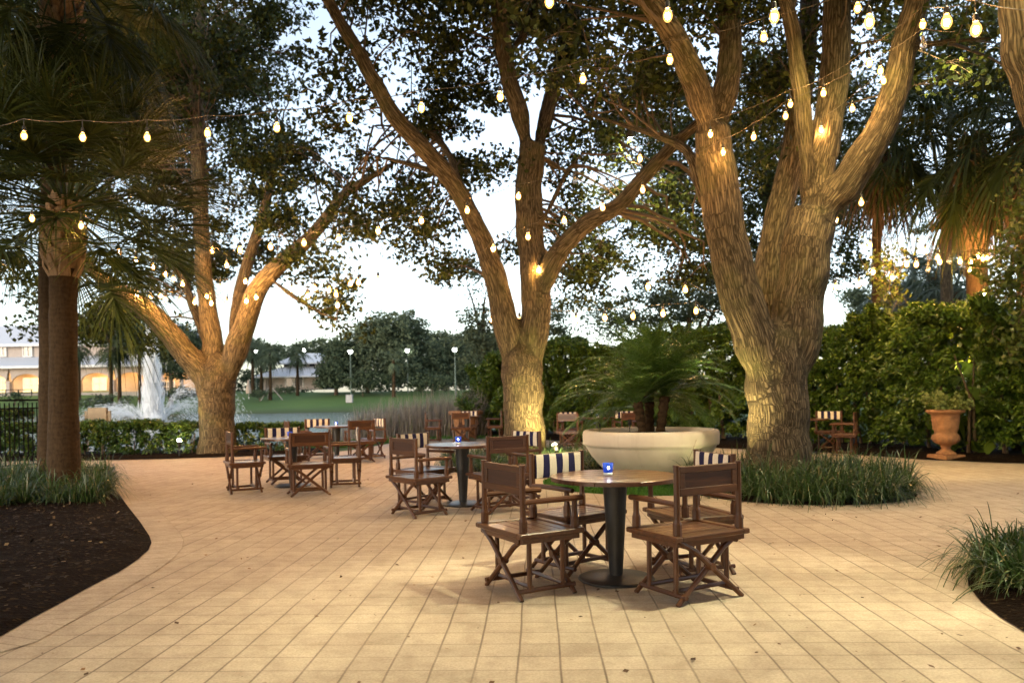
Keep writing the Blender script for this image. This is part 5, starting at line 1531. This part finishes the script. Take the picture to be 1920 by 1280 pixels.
# fallen leaves on the paving ---------------------------------------------------------
n = 800
P = []
while len(P) < n:
    x, y = RND.uniform(-6, 7), RND.uniform(2.9, 17)
    P.append((x, y, .009))
P = np.array(P)
d = unit(np.stack([NR.normal(size=n), NR.normal(size=n), NR.normal(size=n) * .18], 1)); s_ = unit(np.cross(d, np.tile([0, 0, 1.0], (n, 1)) + NR.normal(size=(n, 3)) * .2))
Lf = NR.uniform(.014, .045, n)[:, None]
V = np.stack([P - d * Lf * .5, P + s_ * Lf * .32, P + d * Lf * .5, P - s_ * Lf * .32], 1).reshape(-1, 3); V[:, 2] = np.maximum(V[:, 2], .003)
M_LITTER = leaf_mat('fallen_leaf', [(0, (.05, .025, .012)), (.7, (.13, .06, .025)), (1, (.25, .13, .04))], .7, .1)
tag(npmesh('fallen_leaves', V, 4, M_LITTER), 'small brown leaves and acorns scattered over the paving', 'leaf litter', kind='stuff')
# a few mulch chips and leaves on the left bed
n = 2600
x = NR.uniform(-9, -2.9, n); y = NR.uniform(3.2, 10.2, n)
ok = []
for i in range(n):
    c_ = False
    for k in range(len(bed_left_poly)):
        ax, ay = bed_left_poly[k]; bx, by = bed_left_poly[(k + 1) % len(bed_left_poly)]
        if (ay > y[i]) != (by > y[i]) and x[i] + .12 < (bx - ax) * (y[i] - ay) / (by - ay) + ax: c_ = not c_
    ok.append(c_)
x, y = x[ok], y[ok]; n = len(x)
P = np.stack([x, y, np.full(n, .085)], 1)
d = unit(NR.normal(size=(n, 3)) * np.array([1, 1, .3])); s_ = unit(np.cross(d, np.tile([0, 0, 1.0], (n, 1))))
Lf = NR.uniform(.012, .05, n)[:, None]; Wf = NR.uniform(.006, .016, n)[:, None]
M_CHIP = leaf_mat('mulch_chip', [(0, (.008, .005, .0035)), (.7, (.022, .013, .007)), (.9, (.11, .07, .035)), (1, (.26, .19, .09))], .85, .0)
tag(npmesh('mulch_chips', np.stack([P - d * Lf * .5 - s_ * Wf, P + d * Lf * .5 - s_ * Wf, P + d * Lf * .5 + s_ * Wf, P - d * Lf * .5 + s_ * Wf], 1).reshape(-1, 3), 4, M_CHIP), 'bark chips and dry leaf bits strewn over the dark mulch bed', 'bark chips', kind='stuff')

# ------------------------------------------------------------------ string lights
def glass_bulb(off=False):
    b = MB(); b.lathe([(.0, -.088), (.016, -.084), (.027, -.068), (.031, -.048), (.027, -.028), (.018, -.012), (.012, 0.0)], 12)
    return b.mesh('bulb', M_BULBOFF if off else M_AMBER, True)
def filament_mesh():
    b = MB(); b.lathe([(.0, -.072), (.012, -.066), (.0165, -.050), (.014, -.034), (.0, -.026)], 8)
    return b.mesh('filament', M_BULB, True)
ME_FIL = filament_mesh()
def socket_mesh():
    b = MB(); b.lathe([(.0, .052), (.006, .05), (.015, .04), (.017, .0), (.0, -.004)], 8); b.tube([(0, 0, .05), (0, 0, .115)], .004, 4); return b.mesh('socket', M_SOCKET, False)
ME_BULB, ME_OFF, ME_SOCK = glass_bulb(), glass_bulb(True), socket_mesh()
def strand(label, pts, off=(), lead=None, tail=None, cable=True):
    """pts: (px, py, depth) of every bulb centre along one hanging cable"""
    B = [at(px, py, y) + Vector((0, 0, .045)) for px, py, y in pts]     # bulb neck
    t = empty('string_light', B[0]); tag(t, label, 'string lights', 'festoon strings over the patio')
    top = [p + Vector((0, 0, .115)) for p in B]
    path = ([at(*lead)] if lead else []) + top + ([at(*tail)] if tail else [])
    cb = MB(); q = []
    for a_, c_ in zip(path[:-1], path[1:]):
        L = (c_ - a_).length
        for k in range(5): q.append(a_.lerp(c_, k / 5) - Vector((0, 0, 1)) * L * .035 * 4 * (k / 5) * (1 - k / 5))
    q.append(path[-1])
    cb.tube(q, .0035, 5, caps=False); o = cb.build('cable', M_CABLE, t); o.matrix_parent_inverse = Matrix.Translation(-t.location)
    for i, p in enumerate(B):
        o = bpy.data.objects.new('bulb', ME_OFF if i in off else ME_BULB); COL.objects.link(o); o.parent = t; o.location = p - t.location; k_ = max(.95, min(1.6, pts[i][2] / 9)); o.scale = (k_, k_, k_)  # farther bulbs enlarged, their bloom put into the size
        s = bpy.data.objects.new('socket', ME_SOCK); COL.objects.link(s); s.parent = o
        if i not in off:
            s = bpy.data.objects.new('filament', ME_FIL); COL.objects.link(s); s.parent = o
    return t
def lerp_depth(pxs, d0, d1):
    n = len(pxs); return [(p[0], p[1], d0 + (d1 - d0) * i / max(1, n - 1)) for i, p in enumerate(pxs)]
strand('nearest festoon string along the top edge, with the largest bulbs', lerp_depth([(1030, 4), (1252, 30), (1452, 32), (1630, 42), (1775, 42), (1830, 56)], 4.9, 4.3), lead=(800, -60, 5.3), tail=(1925, 20, 4.2))
strand('long festoon string sweeping from the forked oak to the left palms', lerp_depth([(1608, 16), (1432, 70), (1256, 113), (1093, 149), (938, 182), (790, 203), (655, 222), (519, 240), (389, 250), (276, 258), (155, 258), (45, 255)], 6.3, 7.2), lead=(1720, -30, 6.2), tail=(-60, 245, 7.4))
strand('festoon string from the right forked limb past the central oak to the left oak', lerp_depth([(1730, 47), (1630, 119), (1544, 175), (1482, 196), (1332, 252), (1200, 297), (1078, 338), (972, 367), (876, 393), (790, 412), (709, 431), (635, 445), (570, 453), (507, 460), (450, 466), (398, 467)], 6.8, 15.0), off=(6,), lead=(1800, 10, 6.5), tail=(380, 470, 18.5))
strand('festoon string crossing the right limbs and dropping behind the central oak', lerp_depth([(1731, 86), (1651, 133), (1473, 218), (1413, 257), (1356, 285), (1205, 355), (1130, 388), (1058, 412), (990, 442), (925, 464)], 7.0, 12.5), off=(0,), lead=(1790, 60, 6.8), tail=(905, 470, 13.6))
strand('short festoon string beyond the central oak, over the lake view', lerp_depth([(709, 522), (672, 527), (657, 529), (630, 549), (617, 541), (590, 538), (577, 552), (547, 540), (633, 570)], 15.5, 17.0), lead=(900, 480, 14), tail=(490, 540, 18))
strand('festoon string tied to the fork of the big oak, running back to the hedge palms', lerp_depth([(1657, 152), (1598, 203), (1540, 243), (1550, 251), (1615, 378), (1567, 410)], 9.0, 12.5), tail=(1700, 470, 15))
strand('festoon string with bulbs level above the hedge behind the central oak', lerp_depth([(922, 596), (974, 598), (1025, 595), (1080, 597), (1134, 593), (1187, 590), (1243, 585), (1305, 580)], 15.4, 15.0), lead=(880, 590, 15.6), tail=(1370, 570, 11))
strand('sparse festoon string in front of the bushy tree behind the planter', lerp_depth([(1010, 503), (1215, 535), (1285, 540)], 14.2, 14.0), tail=(1380, 545, 10.6))
strand('crowded festoon string wrapped low around the left oak limbs', lerp_depth([(257, 550), (283, 553), (301, 552), (310, 558), (337, 562), (365, 564), (388, 553), (396, 566), (426, 565), (462, 562), (480, 555)], 17.6, 17.8), lead=(210, 535, 17.4), tail=(500, 540, 17.9))
strand('festoon string falling from the palm fronds to the left oak fork', lerp_depth([(223, 470), (255, 486), (287, 498), (310, 511), (325, 520), (342, 530), (413, 537)], 15.5, 17.6), lead=(190, 460, 15), tail=(440, 520, 18.2))
strand('festoon string with few bulbs between the left oak limbs', lerp_depth([(398, 468), (425, 495), (450, 466), (460, 525)], 17.6, 17.9), lead=(380, 450, 18))
strand('short festoon string behind the shorter palm at the left edge', lerp_depth([(60, 410), (152, 423)], 8.6, 9.2), lead=(-40, 400, 8.2), tail=(200, 430, 9.5))
strand('festoon string of small bulbs above the hedge below the sky gap', lerp_depth([(1567, 535), (1610, 530), (1637, 507), (1673, 518), (1700, 493), (1718, 493), (1758, 480), (1762, 488), (1800, 487), (1820, 488)], 15.6, 15.6), lead=(1530, 535, 12), tail=(1835, 485, 15.8), off=())
strand('festoon string wound round the amber-lit palm trunk', lerp_depth([(1631, 457), (1735, 468), (1740, 503), (1780, 487), (1835, 478), (1843, 482), (1850, 481), (1819, 505), (1845, 547)], 15.9, 16.4), off=(2, 3), lead=(1610, 440, 15.5))

# ------------------------------------------------------------------ garden spotlights
def ground_spot(px, py, y, aim, energy, label, col=(1, .80, .32), size=100, blend=1.0, z=None, spill=0.0):
    t = ground_spot_(px, py, y, aim, energy, label, col, size, blend, z)
    if spill:
        l = bpy.data.lights.new('spotlight_spill', 'POINT'); l.energy = spill; l.color = (1, .9, .4); l.shadow_soft_size = .06
        o = bpy.data.objects.new('spotlight_spill', l); COL.objects.link(o); o.parent = t; o.location = (.02, -.12, .42)
def ground_spot_(px, py, y, aim, energy, label, col=(1, .80, .32), size=100, blend=1.0, z=None):
    p = at(px, py, y) if z is None else Vector((at(px, py, y).x, y, z))
    t = empty('garden_spotlight', (p.x, p.y, 0)); tag(t, label, 'garden light', 'ground spotlights aimed at the trees')
    d = (Vector(aim) - p).normalized()
    b = MB(); b.tube([(0, 0, 0), (0, 0, p.z - .02)], .012, 6); b.build('stake', M_BLACK, t)
    q = Vector((0, 0, p.z)); b = MB(); b.tube([q - d * .10, q - d * .02, q + d * .02], [.03, .05, .052], 12); b.build('housing', M_BLACK, t)
    b = MB(); b.lathe([(0, -.045), (.03, -.034), (.045, 0), (.03, .034), (0, .045)], 12, tuple(q + d * .03)); b.build('lens', M_SPOT, t, smooth=True)
    l = bpy.data.lights.new('spotlight_beam', 'SPOT'); l.energy = energy; l.color = col; l.spot_size = math.radians(size); l.spot_blend = blend; l.shadow_soft_size = .05
    o = bpy.data.objects.new('spotlight_beam', l); COL.objects.link(o); o.parent = t; o.location = q + d * .10
    o.rotation_euler = (-d).to_track_quat('Z', 'Y').to_euler()
    return t
ground_spot(1041, 838, 13.4, at(1010, 740, 14.5), 190, 'garden spotlight glaring in the grass at the foot of the central oak', spill=9)
ground_spot(1325, 925, 10.3, at(1432, 660, 10.4), 300, 'garden spotlight hidden in the grass at the left foot of the forked oak', z=.17, size=78)
ground_spot(336, 836, 18.2, at(350, 600, 18.6), 60, 'garden spotlight glowing in the low hedge beside the spreading oak', (1, .62, .22), z=.36)

ground_spot(1800, 700, 15.9, at(1834, 520, 17), 170, 'amber garden spotlight behind the hedge aimed at the skirted palm trunk', (1, .55, .12), z=1.6)
ground_spot(128, 900, 12.5, at(190, 430, 11.2), 170, 'garden spotlight in the grass behind the palms, aimed up into their fronds', (1, .72, .22), z=.2)
def flood(x, y, z, aim, e, size, col=(1, .68, .30), soft=.12, blend=.7):
    """floodlights strapped up in the trees above the frame"""
    t = empty('tree_floodlight', (x, y, z)); d = (Vector(aim) - Vector((x, y, z))).normalized()
    b = MB(); b.tube([-d * .18, -d * .03, d * .0], [.05, .08, .085], 12); b.build('housing', M_BLACK, t)
    b = MB(); b.tube([d * .003, d * .008], [.075, .075], 14); b.build('lens', M_SPOT, t)
    l = bpy.data.lights.new('flood_beam', 'SPOT'); l.energy = e; l.color = col; l.spot_size = math.radians(size); l.spot_blend = blend; l.shadow_soft_size = soft
    o = bpy.data.objects.new('flood_beam', l); COL.objects.link(o); o.parent = t; o.location = d * .05; o.rotation_euler = (-d).to_track_quat('Z', 'Y').to_euler()
    return t
tag(flood(3.7, 5.0, 6.6, (1.05, 4.1, 0), 1550, 50, (1, .93, .58)), 'floodlight strapped to the leaning trunk above the frame, aimed at the near paving', 'floodlight')
tag(flood(2.3, 4.3, 4.7, tuple(at(1935, 110, 5.5)), 60, 55, (1, .80, .36)), 'floodlight above the frame aimed back at the leaning trunk', 'floodlight')
tag(flood(2.9, 7.6, 6.3, tuple(at(1600, 285, 10.0)), 420, 50, (1, .74, .28)), 'floodlight above the frame aimed at the forked oak limbs', 'floodlight')
tag(flood(4.4, 7.6, 7.4, (3.6, 7.2, 0), 400, 100, (1, .86, .57)), 'floodlight in the forked oak canopy aimed at the right paving', 'floodlight')
tag(flood(-.6, 6.5, 7.6, (-1.6, 9.0, 0), 150, 112, (1, .77, .52)), 'floodlight in the canopy over the middle tables', 'floodlight')
tag(flood(-3.2, 3.0, 6.8, (-2.6, 5.5, 0), 55, 110, (1, .76, .48)), 'floodlight in the canopy over the near left paving', 'floodlight')

tag(flood(5.3, 9.9, 6.0, (8.6, 15.2, 1.4), 330, 95, (1, .80, .36)), 'floodlight high in the forked oak aimed at the tall hedge and urn', 'floodlight')
tag(flood(2.3, 14.6, 6.2, (3.2, 20.6, 1.4), 400, 100, (1, .78, .34)), 'floodlight high in the central oak aimed at the hedge behind the planter', 'floodlight')
# ------------------------------------------------------------------ render settings
cy = scene.cycles
cy.use_denoising = True
cy.max_bounces = 5; cy.diffuse_bounces = 3; cy.glossy_bounces = 3; cy.transmission_bounces = 4; cy.transparent_max_bounces = 12
cy.sample_clamp_indirect = 6.0; cy.caustics_reflective = False; cy.caustics_refractive = False
print('scene done', len(bpy.data.objects))
